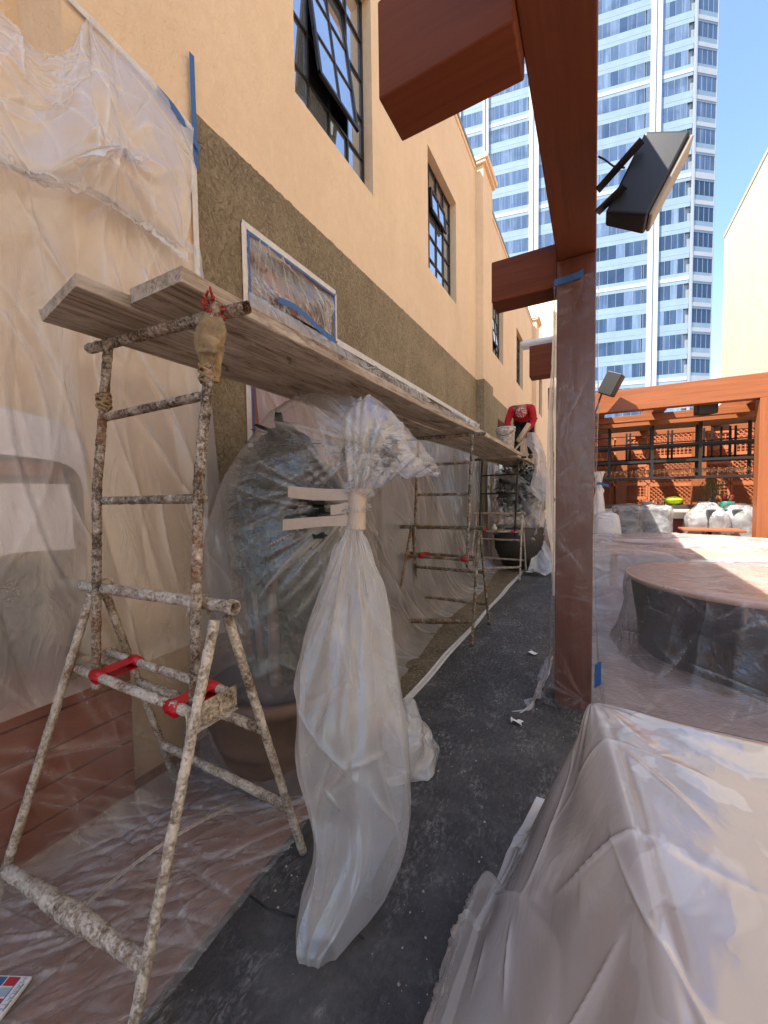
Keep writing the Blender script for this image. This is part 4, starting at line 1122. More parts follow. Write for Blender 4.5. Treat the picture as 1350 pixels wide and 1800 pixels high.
for i in range(5):
    g = MB(); a = i * 1.3; g.tube([(pc[0] + .08 * math.cos(a), pc[1] + .08 * math.sin(a), .42), (pc[0] + .12 * math.cos(a), pc[1] + .12 * math.sin(a), 1.0), (pc[0] + .16 * math.cos(a + .4), pc[1] + .12 * math.sin(a + .4), 1.45)], [.035, .03, .02], 'pot_clay', 8, rough=.2, seg=.1); g.build('stem', PP)
def leaf(p0, dr, L, wd, droop, mat, parent):
    n = 8; d = np.array(dr, float); d /= np.linalg.norm(d); side = np.cross(d, (0, 0, 1.)); side /= np.linalg.norm(side) + 1e-9
    V = []
    for i in range(n + 1):
        t = i / n; p = np.array(p0) + d * L * t + np.array([0, 0, -droop * t * t * L]); w_ = wd * (math.sin(math.pi * min(1, t * .85 + .15)) ** .7) * (1 - t ** 3) + .002
        V += [p - side * w_, p + np.array([0, 0, -.25 * w_]), p + side * w_]
    F = [(i * 3 + k, i * 3 + k + 1, i * 3 + k + 4, i * 3 + k + 3) for i in range(n) for k in (0, 1)]
    g = MB(); g.add(V, F, mat, True); return g.build('leaf', parent)
def env(z):
    """half width of the crown at height z"""
    return max(.02, .33 * math.sqrt(max(0, 1 - ((z - 1.47) / .52) ** 2)))
for i in range(270):
    a = rg.uniform(0, 6.28); z = rg.uniform(1.05, 1.9); el = rg.uniform(-.5, .9); L = rg.uniform(.2, .34); wr = env(z) * rg.uniform(.35, 1)
    cx, cy = pc[0] + .02 + .05 * (z - 1.3), pc[1] + .04
    tip = np.array([cx + wr * math.cos(a), cy + wr * .42 * math.sin(a), z]); d_ = np.array([math.cos(a) * math.cos(el), math.sin(a) * math.cos(el), math.sin(el)])
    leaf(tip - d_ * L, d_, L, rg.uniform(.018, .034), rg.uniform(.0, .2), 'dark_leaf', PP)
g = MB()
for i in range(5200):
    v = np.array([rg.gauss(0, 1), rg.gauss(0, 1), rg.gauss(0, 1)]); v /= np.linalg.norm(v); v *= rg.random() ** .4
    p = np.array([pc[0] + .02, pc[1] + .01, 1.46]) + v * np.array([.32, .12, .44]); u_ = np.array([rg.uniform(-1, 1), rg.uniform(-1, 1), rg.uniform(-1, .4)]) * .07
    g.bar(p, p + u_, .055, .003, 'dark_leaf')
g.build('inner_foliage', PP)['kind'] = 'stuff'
lm_c = []
for _z, _r in ((.50, .20), (.62, .27), (.8, .30), (1.0, .35), (1.2, .38), (1.45, .385), (1.62, .35), (1.76, .28), (1.88, .17), (1.93, .02)):
    lm_c.append([(pc[0] + .02 + _r * .94 * math.cos(_a) * rg.uniform(.86, 1.08), pc[1] + .05 + _r * .46 * math.sin(_a) * rg.uniform(.86, 1.08), _z + rg.uniform(-.02, .02)) for _a in np.linspace(0, 6.283, 19)[:-1]])
lm_p = grid_interp(lm_c, 120, 160, True); lm_a, lm_b = arc(lm_p)
sheet('leaf_mass', lm_p, 'leaf_mass', creases(lm_a, lm_b, 260, 6, (.05, .25), (.008, .02), (.01, .03), .8, .9)[0] - .01, parent=PP, closed=True)['kind'] = 'stuff'
g = MB()
q2 = un(650, 795, d=2.12)
for i in range(900):
    v = np.array([rg.gauss(0, 1), rg.gauss(0, 1), rg.gauss(0, 1)]); v /= np.linalg.norm(v); v *= rg.random() ** .4
    p = q2 + v * np.array([.17, .09, .12]); u_ = np.array([rg.uniform(-1, 1), rg.uniform(-1, 1), rg.uniform(-1, .4)]) * .05
    g.bar(p, p + u_, .03, .003, 'dark_leaf')
o = g.build('side_foliage', PP); o['kind'] = 'stuff'
# sleeve: open end of the wrap fanning out above the tie
def ring(px, py, d, ra, rb, tilt, n=24):
    c = un(px, py, d=d); ax = R0 * math.cos(tilt) + np.array([0, 0, 1.]) * math.sin(tilt)
    return [c + ax * ra * math.cos(a) + F0 * rb * math.sin(a) for a in np.linspace(0, 2 * math.pi, n + 1)[:-1]]
C = [ring(626, 900, 1.86, .035, .035, 0), ring(628, 868, 1.86, .04, .04, 0), ring(640, 840, 1.86, .065, .06, R(-15)), ring(655, 812, 1.88, .13, .09, R(-28)), ring(672, 792, 1.90, .218, .13, R(-33)), ring(693, 775, 1.93, .265, .15, R(-40)), ring(712, 765, 1.96, .26, .17, R(-48))]
P = grid_interp(C, 130, 220, True); A, B = arc(P); N_ = un(626, 880, d=1.86)
h, k_ = fan((P - N_) @ R0, P[..., 2] - N_[2], 0, 0, 44, 5, .03, .5, .05)
h2, k2 = creases(A, B, 90, 8, (.08, .35), (.003, .008), (.004, .014), 0, .7)
tag(sheet('plastic_sleeve', P, 'film_sleeve', h + h2, np.clip(k_ + k2, 0, 1), closed=True), 'bunched open plastic sleeve fanning out above the tan tape tie', 'plastic wrap')
# skirt
sk_rows = [(893, 611, 640, 1.69), (930, 604, 640, 1.68), (985, 582, 662, 1.66), (1060, 552, 684, 1.62), (1140, 528, 700, 1.58), (1230, 520, 712, 1.54), (1320, 525, 721, 1.50), (1400, 541, 723, 1.47), (1465, 551, 716, 1.42), (1530, 545, 685, 1.37), (1590, 527, 652, 1.33), (1640, 522, 612, 1.28), (1672, 530, 588, 1.25), (1686, 548, 574, 1.235)]
C = []
for py, l, r, d in sk_rows[:-1]:
    d = d + .16 * max(0, (1250 - py) / 360)
    c = un((l + r) / 2, py, d=d); half = (r - l) / 2 * d / FPX
    C.append([c + R0 * half * math.cos(a) + F0 * min(.11, half * .7) * math.sin(a) for a in np.linspace(0, 2 * math.pi, 25)[:-1]])
P = grid_interp(C, 300, 300, True); A, B = arc(P); N_ = un(622, 905, d=1.78)
h, k_ = fan((P - N_) @ R0, P[..., 2] - N_[2], 0, 0, 40, 15, .020, .9, .1)
th = np.linspace(0, 2 * math.pi, 300, endpoint=False)[None, :] + .3 * A
pl = np.abs(np.sin(th * 3.0 + .8 * np.sin(A * 2.2))) ** .7 * .022 * np.clip(A / .3, 0, 1) * np.exp(-A * .35)
h2, k2 = creases(A, B, 34, 18, (.3, .9), (.008, .03), (.003, .010), 0.05, .2)
h3, k3 = creases(A, B, 12, 19, (.08, .25), (.004, .01), (.005, .012), 1.0, .6, box=(.95, 1.3, 0, 1.1))
sk = sheet('plastic_tail', P, 'film_skirt', h - pl + h2 + h3 + .020 * np.clip(A / .2, 0, 1), np.clip(k_ * .5 + k2 * .4 + k3, 0, 1), closed=True)
tag(sk, 'long milky plastic tail of the near wrap hanging from the tape down to the mat', 'plastic wrap')
for i, (x0, y0, x1, y1, hh) in enumerate(((506, 864, 632, 871, 20), (581, 895, 632, 889, 17), (497, 921, 630, 916, 19))):
    C = []
    for j in range(2):
        row = []
        for t in np.linspace(0, 1, 7):
            px = x0 + (x1 - x0) * t; py = y0 + (y1 - y0) * t + (j - .5) * hh * (1 + .06 * math.sin(5 * t + i)) + 2 * math.sin(t * 4 + i)
            half = 135; q = min(.98, abs(px - 505) / half); d = DW - .72 * half * DW / FPX * math.sqrt(1 - q * q) - .03
            d = min(d, 1.81 + (632 - px) * .0005)
            row.append(un(px, py, d=d))
        C.append(row)
    P = grid_interp(C, 8, 40); A, B = arc(P); h, k_ = creases(A, B, 14, 30 + i, (.02, .06), (.001, .003), (.001, .0035), 0, .6)
    tag(sheet('tape_strip', P, 'tan_tape', h), ('topmost wide tan tape strip tying the near plastic wrap', 'shortest tan tape strip, in the middle of the tie', 'lowest tan tape strip on the near plastic wrap')[i], 'tape', 'tan tape strips on the near wrap')
g = MB(); g.tube([un(626, 930, d=1.84), un(627, 895, d=1.84), un(628, 860, d=1.84)], [.045, .043, .047], 'tan_tape', 16, rough=.06, seg=.01, cap=False)
tag(g.build('tape_collar'), 'tan tape collar wound round the gathered plastic neck', 'tape')

# second wrapped plant near the worker
rows2 = [(812, 908, 920), (815, 895, 930), (826, 882, 944), (845, 874, 955), (875, 869, 960), (900, 868, 952), (925, 869, 955), (950, 874, 955), (972, 886, 945), (984, 900, 930)]
wrap(rows2, 7.75, .75, [(960, 873, 7.3, 24, .07, 1.6), (955, 955, 7.3, 20, .06, 1.2)], 'film_wrap', 'plastic_wrap', 'bulging plastic wrapped plant below the worker at the end of the alley', 41, nu=150, nv=200)
p2 = un(912, 930, d=7.75)
P2 = thing('wrapped_shrub', (p2[0], p2[1], 0), 'round dark shrub in a dark pot inside the far plastic wrap', 'potted plant')
g = MB(); g.lathe([(0, 0), (.32, 0), (.47, .35), (.48, .75), (.44, .78), (0, .75)], (p2[0], p2[1], .1), 'pot_dark', 26); g.build('pot', P2)
g = MB()
for i in range(2200):
    v = np.array([rg.gauss(0, 1), rg.gauss(0, 1), rg.gauss(0, 1)]); v /= np.linalg.norm(v); v *= .47 * rg.random() ** .4
    p = np.array([p2[0], p2[1], 1.6]) + v * np.array([1, .7, 1.15]); u_ = np.array([rg.uniform(-1, 1), rg.uniform(-1, 1), rg.uniform(-1, 1)]) * .06
    g.bar(p, p + u_, .05, .004, 'dark_leaf')
g.build('crown', P2)
for nm_, lab_, Cc, mt_ in (
    ('plastic_tail', 'small knotted plastic tail spreading on the floor by the far wrapped plant', [[un(940 + j * 4, 952 + i * 3, y=8.0) if i < 2 else np.array([-1.0 + j * .13 - i * .04, 7.9 - i * .12 + .05 * math.sin(j * 2), .04 + .09 * abs(math.sin(j * 1.9 + i))]) for j in range(6)] for i in range(5)], 'film_bright'),
    ('plastic_tail', 'plastic tail hanging from the tie on the far wrapped plant', [[un(958 + j * 3 + (4 * math.sin(i + j) if i else 0), 873 + i * 17, y=7.6 + .05 * math.sin(j * 2)) for j in range(5)] for i in range(5)], 'film_milky'),
    ('loose_plastic', 'loose translucent plastic hanging off the plank end by the worker', [[un(px, py, y=7.55 + .08 * math.sin(j * 1.5 + i)) for j, px in enumerate(np.linspace(l, r, 6))] for i, (py, l, r) in enumerate(((760, 924, 940), (775, 922, 950), (800, 938, 958), (830, 938, 962), (860, 932, 968), (880, 950, 970)))], 'film_milky')):
    P = grid_interp(Cc, 70, 70); A, B = arc(P); h, k_ = creases(A, B, 40, 77, (.1, .6), (.006, .02), (.01, .04), .3, .9)
    tag(sheet(nm_, P, mt_, h, k_), lab_, 'plastic sheet')

# ================================================================== WALL SHEETS AND TAPE
def wsheet(name, C, nu, nv, mat, lab, seed, kadd=None, n=80, L=(.2, .9), wd=(.004, .016), amp=(.004, .018), ang=0, spread=.5, wb=.01, ws=4, fans=(), cat='plastic sheet', extra=None):
    P = grid_interp(C, nu, nv); A, B = arc(P)
    h, k_ = creases(A, B, n, seed, L, wd, amp, ang, spread)
    h = h + wob(A, B, ws, wb, seed)
    for (fu, fv, n_, am, fl) in fans:
        a, b_ = A[int(fu * (nu - 1)), int(fv * (nv - 1))], B[int(fu * (nu - 1)), int(fv * (nv - 1))]
        hh, kk = fan(A, B, a, b_, n_, seed + n_, am, fl, .06); h = h + hh; k_ = k_ + kk * .5
    if extra is not None: h = h + extra(A, B)
    if kadd is not None: k_ = k_ + kadd(np.linspace(0, 1, nu)[:, None], np.linspace(0, 1, nv)[None, :])
    return tag(sheet(name, P, mat, h, np.clip(k_, 0, 1)), lab, cat)
# main wall sheet, hung from the ledge tape, falling over the timber box to the floor
C = []
for z, x in ((3.08, -2.14), (2.5, -2.12), (1.95, -2.09), (1.35, -2.04), (1.0, -2.0), (.80, -1.99), (.72, -1.975)):
    C.append([(x + (.03 * math.sin(j * 1.3 + z)) - (.02 if j > 7 and z > 1 else 0) + (.25 if j > 7 and z < .3 else 0) * 0, -.75 + j * .262, z) for j in range(10)])
wsheet('wall_sheet', C, 260, 300, 'film_wall', 'tall clear plastic sheet hanging over the left wall down to the floor', 51, n=110, L=(.4, 1.8), wd=(.006, .03), amp=(.006, .028), ang=0.12, spread=.22, wb=.02, ws=3, fans=((0, .45, 16, .012, .8), (0, .8, 18, .012, .7)),
       extra=lambda A, B: .03 * np.abs(np.sin(B * 7 + .8 * np.sin(A * 1.5))) ** .6 * np.clip(A / .4, 0, 1))
C = []
for z, x in ((.80, -2.0), (.45, -1.98), (.15, -1.955), (.035, -1.86)):
    C.append([(x + .02 * math.sin(j * 1.9 + z * 3), -.75 + j * .262, z) for j in range(10)])
wsheet('box_sheet', C, 120, 240, 'film_box', 'thin clear plastic over the timber planter box at the left edge', 52, n=60, L=(.3, 1.2), wd=(.004, .012), amp=(.004, .012), ang=.6, spread=.4, wb=.01)
# upper crumpled sheet
pts_ = [[(-60, -60), (20, 10), (85, 73), (155, 22), (205, 62), (262, 120), (345, 222)],
        [(-60, 60), (10, 90), (80, 130), (160, 100), (215, 150), (275, 200), (346, 280)],
        [(-60, 150), (0, 180), (70, 215), (165, 190), (225, 250), (285, 285), (343, 340)],
        [(-60, 230), (-5, 262), (62, 295), (150, 268), (225, 262), (280, 350), (338, 395)],
        [(-60, 270), (-5, 290), (60, 318), (140, 328), (190, 345), (265, 400), (333, 440)]]
xo = [[-2.2, -2.2, -2.17, -2.16, -2.165, -2.165, -2.17], [-2.1, -2.12, -2.14, -2.06, -2.08, -2.1, -2.15], [-2.08, -2.1, -2.12, -2.0, -2.03, -2.06, -2.15], [-2.05, -2.07, -2.08, -1.99, -1.97, -2.07, -2.15], [-2.1, -2.1, -2.1, -2.08, -2.07, -2.1, -2.15]]
C = [[un(px, py, x=xo[i][j] + .03) for j, (px, py) in enumerate(r_)] for i, r_ in enumerate(pts_)]
wsheet('upper_wall_sheet', C, 220, 300, 'film_upper', 'crumpled white plastic sheet taped across the top of the left wall', 61, n=60, L=(.2, .9), wd=(.004, .02), amp=(.006, .02), ang=.8, spread=.6, wb=.012, ws=4, fans=((.0, .5, 8, .03, .6), (.75, .66, 9, .03, .5), (1, .98, 8, .02, .3), (0.02, .33, 8, .02, .4)))
wsheet('ledge_strip', [[un(px, py + dy, x=-2.10 + .02 * math.sin(k + dy)) for k, (px, py) in enumerate(((-30, 262), (20, 285), (70, 315), (140, 328), (200, 358), (262, 400), (330, 452)))] for dy in (-9, 0, 9)], 24, 200, 'film_milky', 'bunched plastic and tape ridge running below the upper wall sheet', 63, n=80, L=(.04, .2), wd=(.002, .008), amp=(.005, .02), ang=0.4, spread=1, wb=.004, cat='plastic strip')
def tape(pts, wdt, mat, lab, seed, cat='tape', axis=(0, 0, 1), off=.0):
    ax = np.array(axis, float); C = [[np.array(p) + ax * s * wdt for p in pts] for s in (-.5, .5)]
    n_ = max(20, int(60 * np.linalg.norm(np.array(pts[-1]) - np.array(pts[0]))))
    P = grid_interp(C, 6, n_); A, B = arc(P); h, k_ = creases(A, B, int(n_ / 4), seed, (.02, .1), (.001, .004), (.001, .004), 0, 1.2)
    return tag(sheet('tape_strip', P, mat, h), lab, cat)
tape([(WX + .016, .97, 3.90), (WX + .02, 1.3, 3.865), (WX + .02, 1.62, 3.80)], .035, 'white_tape', 'cream masking tape strip along the top edge of the upper wall sheet', 1)
tape([(WX + .022, 1.608, 3.75), (WX + .024, 1.606, 2.4), (WX + .022, 1.604, 1.2), (WX + .022, 1.6, .1)], .038, 'white_tape', 'long vertical cream masking tape at the edge of the olive mortar', 2, axis=(0, 1, 0))
tape([(WX + .028, 1.615, 4.24), (WX + .026, 1.617, 3.9), (WX + .026, 1.622, 3.58)], .034, 'blue_tape', 'vertical blue tape strip on the tan wall above the mortar corner', 3, axis=(0, 1, 0))
tape([(WX + .032, 1.385, 3.83), (WX + .034, 1.5, 3.80), (WX + .034, 1.64, 3.70)], .05, 'blue_tape', 'slanting blue tape strip crossing the top corner of the wall sheet', 4)
# masked sign opening
tape([(WX + .024, 1.985, 3.46), (WX + .024, 1.985, 1.0), (WX + .024, 1.985, .05)], .045, 'white_tape', 'vertical white tape along the left side of the masked sign and opening', 5, axis=(0, 1, 0))
tape([(WX + .024, 1.97, 3.462), (WX + .024, 3.08, 3.468)], .045, 'white_tape', 'white tape along the top of the masked sign', 6)
tape([(WX + .024, 3.075, 3.46), (WX + .024, 3.075, 3.02)], .03, 'white_tape', 'short white tape down the right side of the masked sign', 7, axis=(0, 1, 0))
tape([(WX + .03, 2.02, 3.43), (WX + .03, 2.02, 1.0), (WX + .03, 2.015, .3)], .018, 'blue_tape', 'thin vertical blue tape inside the left edge of the masked sign', 8, axis=(0, 1, 0))
tape([(WX + .03, 2.02, 3.425), (WX + .03, 3.05, 3.432)], .02, 'blue_tape', 'thin blue tape along the top of the masked sign', 9)
tape([(WX + .03, 3.05, 3.44), (WX + .03, 3.045, 3.0)], .022, 'blue_tape', 'thin vertical blue tape at the right edge of the masked sign', 10, axis=(0, 1, 0))
tape([(WX + .05, 2.28, 3.06), (WX + .05, 2.5, 3.08), (WX + .05, 2.8, 3.02), (WX + .05, 3.03, 3.0)], .05, 'blue_tape', 'wide crooked blue tape across the bottom of the masked sign', 11)
C = [[(WX + .012 + .02 * math.sin(i * 2 + j), 2.0 + j * .175, 3.44 - i * .12) for j in range(7)] for i in range(6)]
wsheet('sign_film', C, 120, 160, 'film_sign', 'crinkled clear plastic taped over the reddish sign board', 71, n=110, L=(.1, .5), wd=(.003, .009), amp=(.004, .02), ang=.5, spread=.5, wb=.006, ws=9)
tape([(WX + .022, 3.09, 3.02), (WX + .022, 5.5, 3.015), (WX + .022, 8.1, 3.0)], .06, 'white_tape', 'long white tape along the top of the shopfront plastic', 12)
C = []
for z, x, k_ in ((3.0, -2.165, 0), (2.75, -2.14, 0), (2.2, -2.08, .02), (1.6, -2.02, .04), (1.0, -1.93, .06), (.45, -1.80, .08), (.1, -1.62, .1), (.02, -1.42, .1)):
    C.append([(x + .05 * math.sin(j * 1.1 + z * 1.5) * min(1, (3.0 - z)) - (j / 11) * .22 * (3.0 - z) / 3 * 1.0, 2.0 + j * .56, z) for j in range(12)])
wsheet('shopfront_sheet', C, 240, 520, 'film_wall', 'long clear plastic curtain masking the shopfront behind the planks', 81, n=230, L=(.3, 1.4), wd=(.006, .022), amp=(.008, .035), ang=.45, spread=.25, wb=.03, ws=3, fans=((.0, .3, 20, .03, 1.0), (.0, .62, 24, .03, 1.0), (0, .95, 20, .05, 1.2)),
       extra=lambda A, B: .022 * np.abs(np.sin(B * 26 + 2 * np.sin(B * 3))) * np.exp(-A * 3) * np.clip(A / .05, 0, 1))
C = [[(WX + .06 + .03 * math.sin(j * 2.2 + i), 7.1 + j * .18, 2.99 - i * .07 - .02 * math.sin(j)) for j in range(7)] for i in range(4)]
wsheet('bunched_plastic', C, 50, 90, 'film_bright', 'bunched white plastic at the far top end of the shopfront curtain', 83, n=50, L=(.1, .4), wd=(.005, .015), amp=(.01, .04), ang=.5, spread=.8)
C = [[(WX + .05 + .02 * math.sin(j * 1.7), 10.1 + j * .3, z) for j in range(8)] for z in (2.75, 2.0, 1.2, .5, .05)]
wsheet('far_curtain', C, 60, 80, 'film_milky', 'white plastic hanging in the far dark wall opening', 84, n=40, amp=(.01, .03))
C = [[(WX + .19 + .02 * math.sin(j * 2.7), 8.3 + j * .2, z) for j in range(6)] for z in (2.2, 1.6, 1.1, .5, .05)]
wsheet('pier_film', C, 60, 60, 'film_bag', 'crumpled plastic hanging on the far mortar pier behind the wrapped plant', 85, n=50, amp=(.01, .03))

# cloth covered shelf behind the wall sheet
SH = thing('wall_shelf', (-2.3, .4, 1.66), 'brown wooden shelf behind the wall sheet at the left edge', 'shelf')
g = MB(); g.box((-2.58, -.7, 1.655), (-2.16, .86, 1.715), 'box_timber'); soften(g.build('board', SH), .005)
g = MB(); g.box((-2.55, -.6, 1.72), (-2.2, .8, 1.92), 'pot_dark'); soften(g.build('cabinet', SH), .01)
C = [[(x, -.7 + j * .2 + (.02 * math.sin(i * 2 + j)), z - (.0 if j < 8 else .04)) for j in range(9)] for i, (x, z) in enumerate(((-2.55, 1.935), (-2.3, 1.94), (-2.175, 1.93), (-2.15, 1.86), (-2.145, 1.79), (-2.14, 1.735)))]
for i in range(6): C[i] = C[i] + [(C[i][8][0] - .03, .955, C[i][8][2] - (.10 if i < 3 else .11 + .012 * i))]
wsheet('white_cloth', C, 90, 180, 'cloth_white', 'white cloth draped over the cabinet on the shelf at the far left', 91, n=18, L=(.2, .6), wd=(.01, .03), amp=(.003, .01), ang=0, spread=1.2, wb=.004, cat='cloth')
C = [[(-2.2 + .02 * math.sin(j * 1.4 + z * 3), -.7 + j * .2, z + (.03 * math.sin(j * 1.1) if z < 1.3 else 0)) for j in range(9)] for z in (1.62, 1.5, 1.4, 1.29)]
wsheet('white_cloth', C, 50, 140, 'cloth_white', 'white cloth hanging below the wooden shelf at the far left', 92, n=22, L=(.2, .6), wd=(.015, .04), amp=(.015, .035), ang=0, spread=.3, wb=.006, cat='cloth')
SB = thing('dark_shrub', (-2.35, .4, .7), 'dark shrub hidden behind the wall sheet under the hanging white cloth', 'plant')
g = MB()
for i in range(3200):
    p = np.array([-2.38 + rg.uniform(-.14, .1), rg.uniform(-.6, .8), rg.uniform(.8, 1.24)]); u_ = np.array([rg.uniform(-1, 1), rg.uniform(-1, 1), rg.uniform(-1, 1)]) * .05
    g.bar(p, p + u_, .035, .003, 'dark_leaf')
g.build('foliage', SB)
BX_ = thing('timber_planter_box', (-2.35, .2, 0), 'low reddish brown timber planter box behind plastic at the left edge', 'planter')
for i in range(5):
    g = MB(); g.box((-2.09, -.9, .012 + i * .152), (-2.065, 1.06, .155 + i * .152), 'box_timber'); soften(g.build('board', BX_), .003)
g = MB(); g.box((-2.6, -.9, 0), (-2.092, 1.055, .76), 'box_timber'); g.build('box_body', BX_)
# floor film at the lower left
C = []
for j in range(9):
    y = -.15 + j * .235
    e = .02 * math.sin(j * 2.3)
    C.append([(-1.955, y, .12), (-1.93, y, .06), (-1.86, y, .035), (-1.7, y, .03), (-1.5, y, .022), (-1.30, y, .026), (-1.135 + e * .8 - (.03 * (j - 5) if j > 5 else 0), y, .026)])
wsheet('floor_sheet', C, 260, 200, 'film_floor', 'wrinkled clear plastic spread over the brown floor under the nearest trestle', 101, n=240, L=(.15, 1.2), wd=(.002, .009), amp=(.003, .015), ang=.75, spread=.4, wb=.006, ws=7, fans=((.55, .5, 12, .015, .4),))
# brochure
br = thing('brochure', tuple(un(20, 1760, z=.05)), 'white printed brochure with red and blue blocks lying on the floor plastic', 'brochure')
q0 = un(0, 1712, z=.05); q1 = un(56, 1712, z=.05); q2 = un(10, 1800, z=.05); 
ex = un(56, 1712, z=.05) - un(-60, 1708, z=.05); ex /= np.linalg.norm(ex)
ey = un(56, 1712, z=.05) - un(2, 1800, z=.05); ey -= ex * (ey @ ex); ey /= np.linalg.norm(ey)
o0 = un(56, 1712, z=.05)
M_ = Matrix(((ex[0], ey[0], 0, o0[0]), (ex[1], ey[1], 0, o0[1]), (0, 0, 1, .04), (0, 0, 0, 1)))
g = MB()
for k in range(3): g.box((-.22, -.30, -.004 * k), (0, 0, .0025 - .004 * k), 'paper', M_)
soften(g.build('pages', br), .001)
g = MB()
for a, b_, c_ in ((-.055, -.035, 'ink_red'), (-.085, -.035, 'ink_red'), (-.115, -.035, 'ink_red')): pass
for (x0_, y0_, x1_, y1_, mt_) in ((-.070, -.026, -.034, -.004, 'ink_red'), (-.070, -.052, -.034, -.030, 'ink_sky'), (-.070, -.078, -.034, -.056, 'ink_red'), (-.112, -.026, -.074, -.004, 'ink_blue'), (-.112, -.052, -.074, -.030, 'ink_red'), (-.112, -.078, -.074, -.056, 'ink_sky'), (-.034, -.104, -.031, -.004, 'ink_blue')):
    g.box((x0_, y0_, .0031), (x1_, y1_, .0036), mt_, M_)
g.build('printed_blocks', br)
def text_obj(s, size, M2, mat, parent):
    cu = bpy.data.curves.new('t', 'FONT'); cu.body = s; cu.size = size; cu.extrude = .0002
    tmp = bpy.data.objects.new('t', cu); link(tmp); dg = bpy.context.evaluated_depsgraph_get()
    me = bpy.data.meshes.new_from_object(tmp.evaluated_get(dg)); bpy.data.objects.remove(tmp)
    me.transform(Matrix.Translation(-Vector(wl(parent))) @ M2); me.materials.clear(); me.materials.append(MATS[mat])
    o = link(bpy.data.objects.new('lettering', me)); o.parent = parent; return o
text_obj('MARATHON', .022, M_ @ Matrix.Translation((-.024, -.003, .0036)) @ Matrix.Rotation(R(-90), 4, 'Z'), 'ink_sky', br)
text_obj('BUILDING SUPPLY', .008, M_ @ Matrix.Translation((-.010, -.02, .0036)) @ Matrix.Rotation(R(-90), 4, 'Z'), 'ink_black', br)

# ================================================================== BAGS, POST WRAP
def blob(c, rx, ry, h, seed, mat, lab, n=90, pk=0):
    rgn = np.random.RandomState(seed); C = []
    for t, s in ((0, 1.12), (.02, 1.15), (.2, 1.0), (.5, .85), (.75, .62), (.92, .38), (1.0, .12), (1.02, .01)):
        C.append([(c[0] + rx * s * math.cos(a) * rgn.uniform(.82, 1.15) + pk * t, c[1] + ry * s * math.sin(a) * rgn.uniform(.82, 1.15), .014 + h * t * (rgn.uniform(.8, 1.15) if .1 < t < 1 else 1)) for a in np.linspace(0, 2 * math.pi, 13)[:-1]])
    P = grid_interp(C, 90, 140, True); A, B = arc(P)
    H, K = creases(A, B, n, seed, (.04, .22), (.002, .008), (.006, .024), .5, 1.2)
    return tag(sheet('crumpled_plastic', P, mat, H, K, closed=True), lab, 'plastic bag')
blob((-.93, 1.98), .15, .20, .30, 5, 'film_bag', 'crumpled clear plastic bundle on the mat to the right of the long tail', pk=-.04)
blob((-.92, 2.0), .10, .13, .24, 6, 'film_milky', 'white wadded plastic inside the crumpled bundle beside the tail', pk=-.04)
C = [[(-.25 - .01 * j, 2.93 + .085 * j, .40 - .02 * j) for j in range(5)], [(-.285 - .012 * j * (j % 2), 2.90 + .08 * j, .25) for j in range(5)], [(-.34 - .03 * (j % 2), 2.86 + .075 * j, .12) for j in range(5)], [(-.44 + .05 * (j % 2) + .02 * j, 2.77 + .09 * j, .022) for j in range(5)], [(-.50 + .06 * (j % 2) + .03 * j, 2.73 + .1 * j, .02) for j in range(5)]]
_foot = C
C = []
for z in (3.0, 2.7, 2.2, 1.7, 1.2, .8, .45, .2, .04):
    f = .012 + (.02 if z < .5 else 0) + (.04 if z < .1 else 0) + .006 * math.sin(z * 9)
    x0_, x1_, y0_, y1_ = PX0 - f, PX1 + f, 2.985 - f, 3.235 + f
    C.append([(x1_, y1_, z), (x1_, (y0_ + y1_) / 2, z), (x1_, y0_ + .01, z), (x1_ - .01, y0_, z), ((x0_ + x1_) / 2, y0_ - .006, z), (x0_ + .01, y0_, z), (x0_, y0_ + .01, z), (x0_ - .01, (y0_ + y1_) / 2, z), (x0_ - .03 - .05 * math.exp(-(z - 2) ** 2), y1_ + .25, z)])
wsheet('post_wrap', C, 300, 160, 'film_post', 'thin clear plastic wrapped round the dark timber post', 111, n=110, L=(.08, .5), wd=(.001, .006), amp=(.002, .010), ang=1.2, spread=.6, wb=.003, ws=9, fans=((.93, .45, 14, .02, .3), (.25, .5, 10, .008, .25)), cat='plastic wrap')
C = [[(-.30 + .02 * math.sin(i * 1.1) - .05 * math.sin(min(1, i / 5) * 3.1) + j * .02, 3.4 + j * .05, z) for j in range(5)] for i, z in enumerate((3.0, 2.6, 2.2, 1.8, 1.4, 1.0, .7))]
wsheet('post_curtain', C, 120, 30, 'film_milky', 'milky plastic hanging close behind the left edge of the wrapped post', 113, n=30, L=(.2, .8), amp=(.004, .012), ang=0, spread=.3)
tape([(PX0 - .014, 2.966, 2.995), (PX0 + .10, 2.962, 3.0), (PX0 + .165, 2.964, 3.015)], .045, 'blue_tape', 'blue tape at the top of the post wrap', 14)
wsheet('tape_flap', [[(.012 + .02 * j, 2.955 - .01 * i, .36 - i * .05 + .02 * j) for j in range(3)] for i in range(4)], 16, 12, 'blue_tape', 'dangling blue tape flap low on the right side of the wrapped post', 116, n=6, L=(.02, .08), wd=(.002, .004), amp=(.002, .006), wb=.002, cat='tape')
wsheet('spilled_plastic', _foot, 90, 90, 'film_bag', 'crumpled plastic foot of the post wrap spilling onto the mat', 117, n=60, L=(.05, .3), wd=(.002, .008), amp=(.005, .018), ang=0, spread=1, wb=.006)
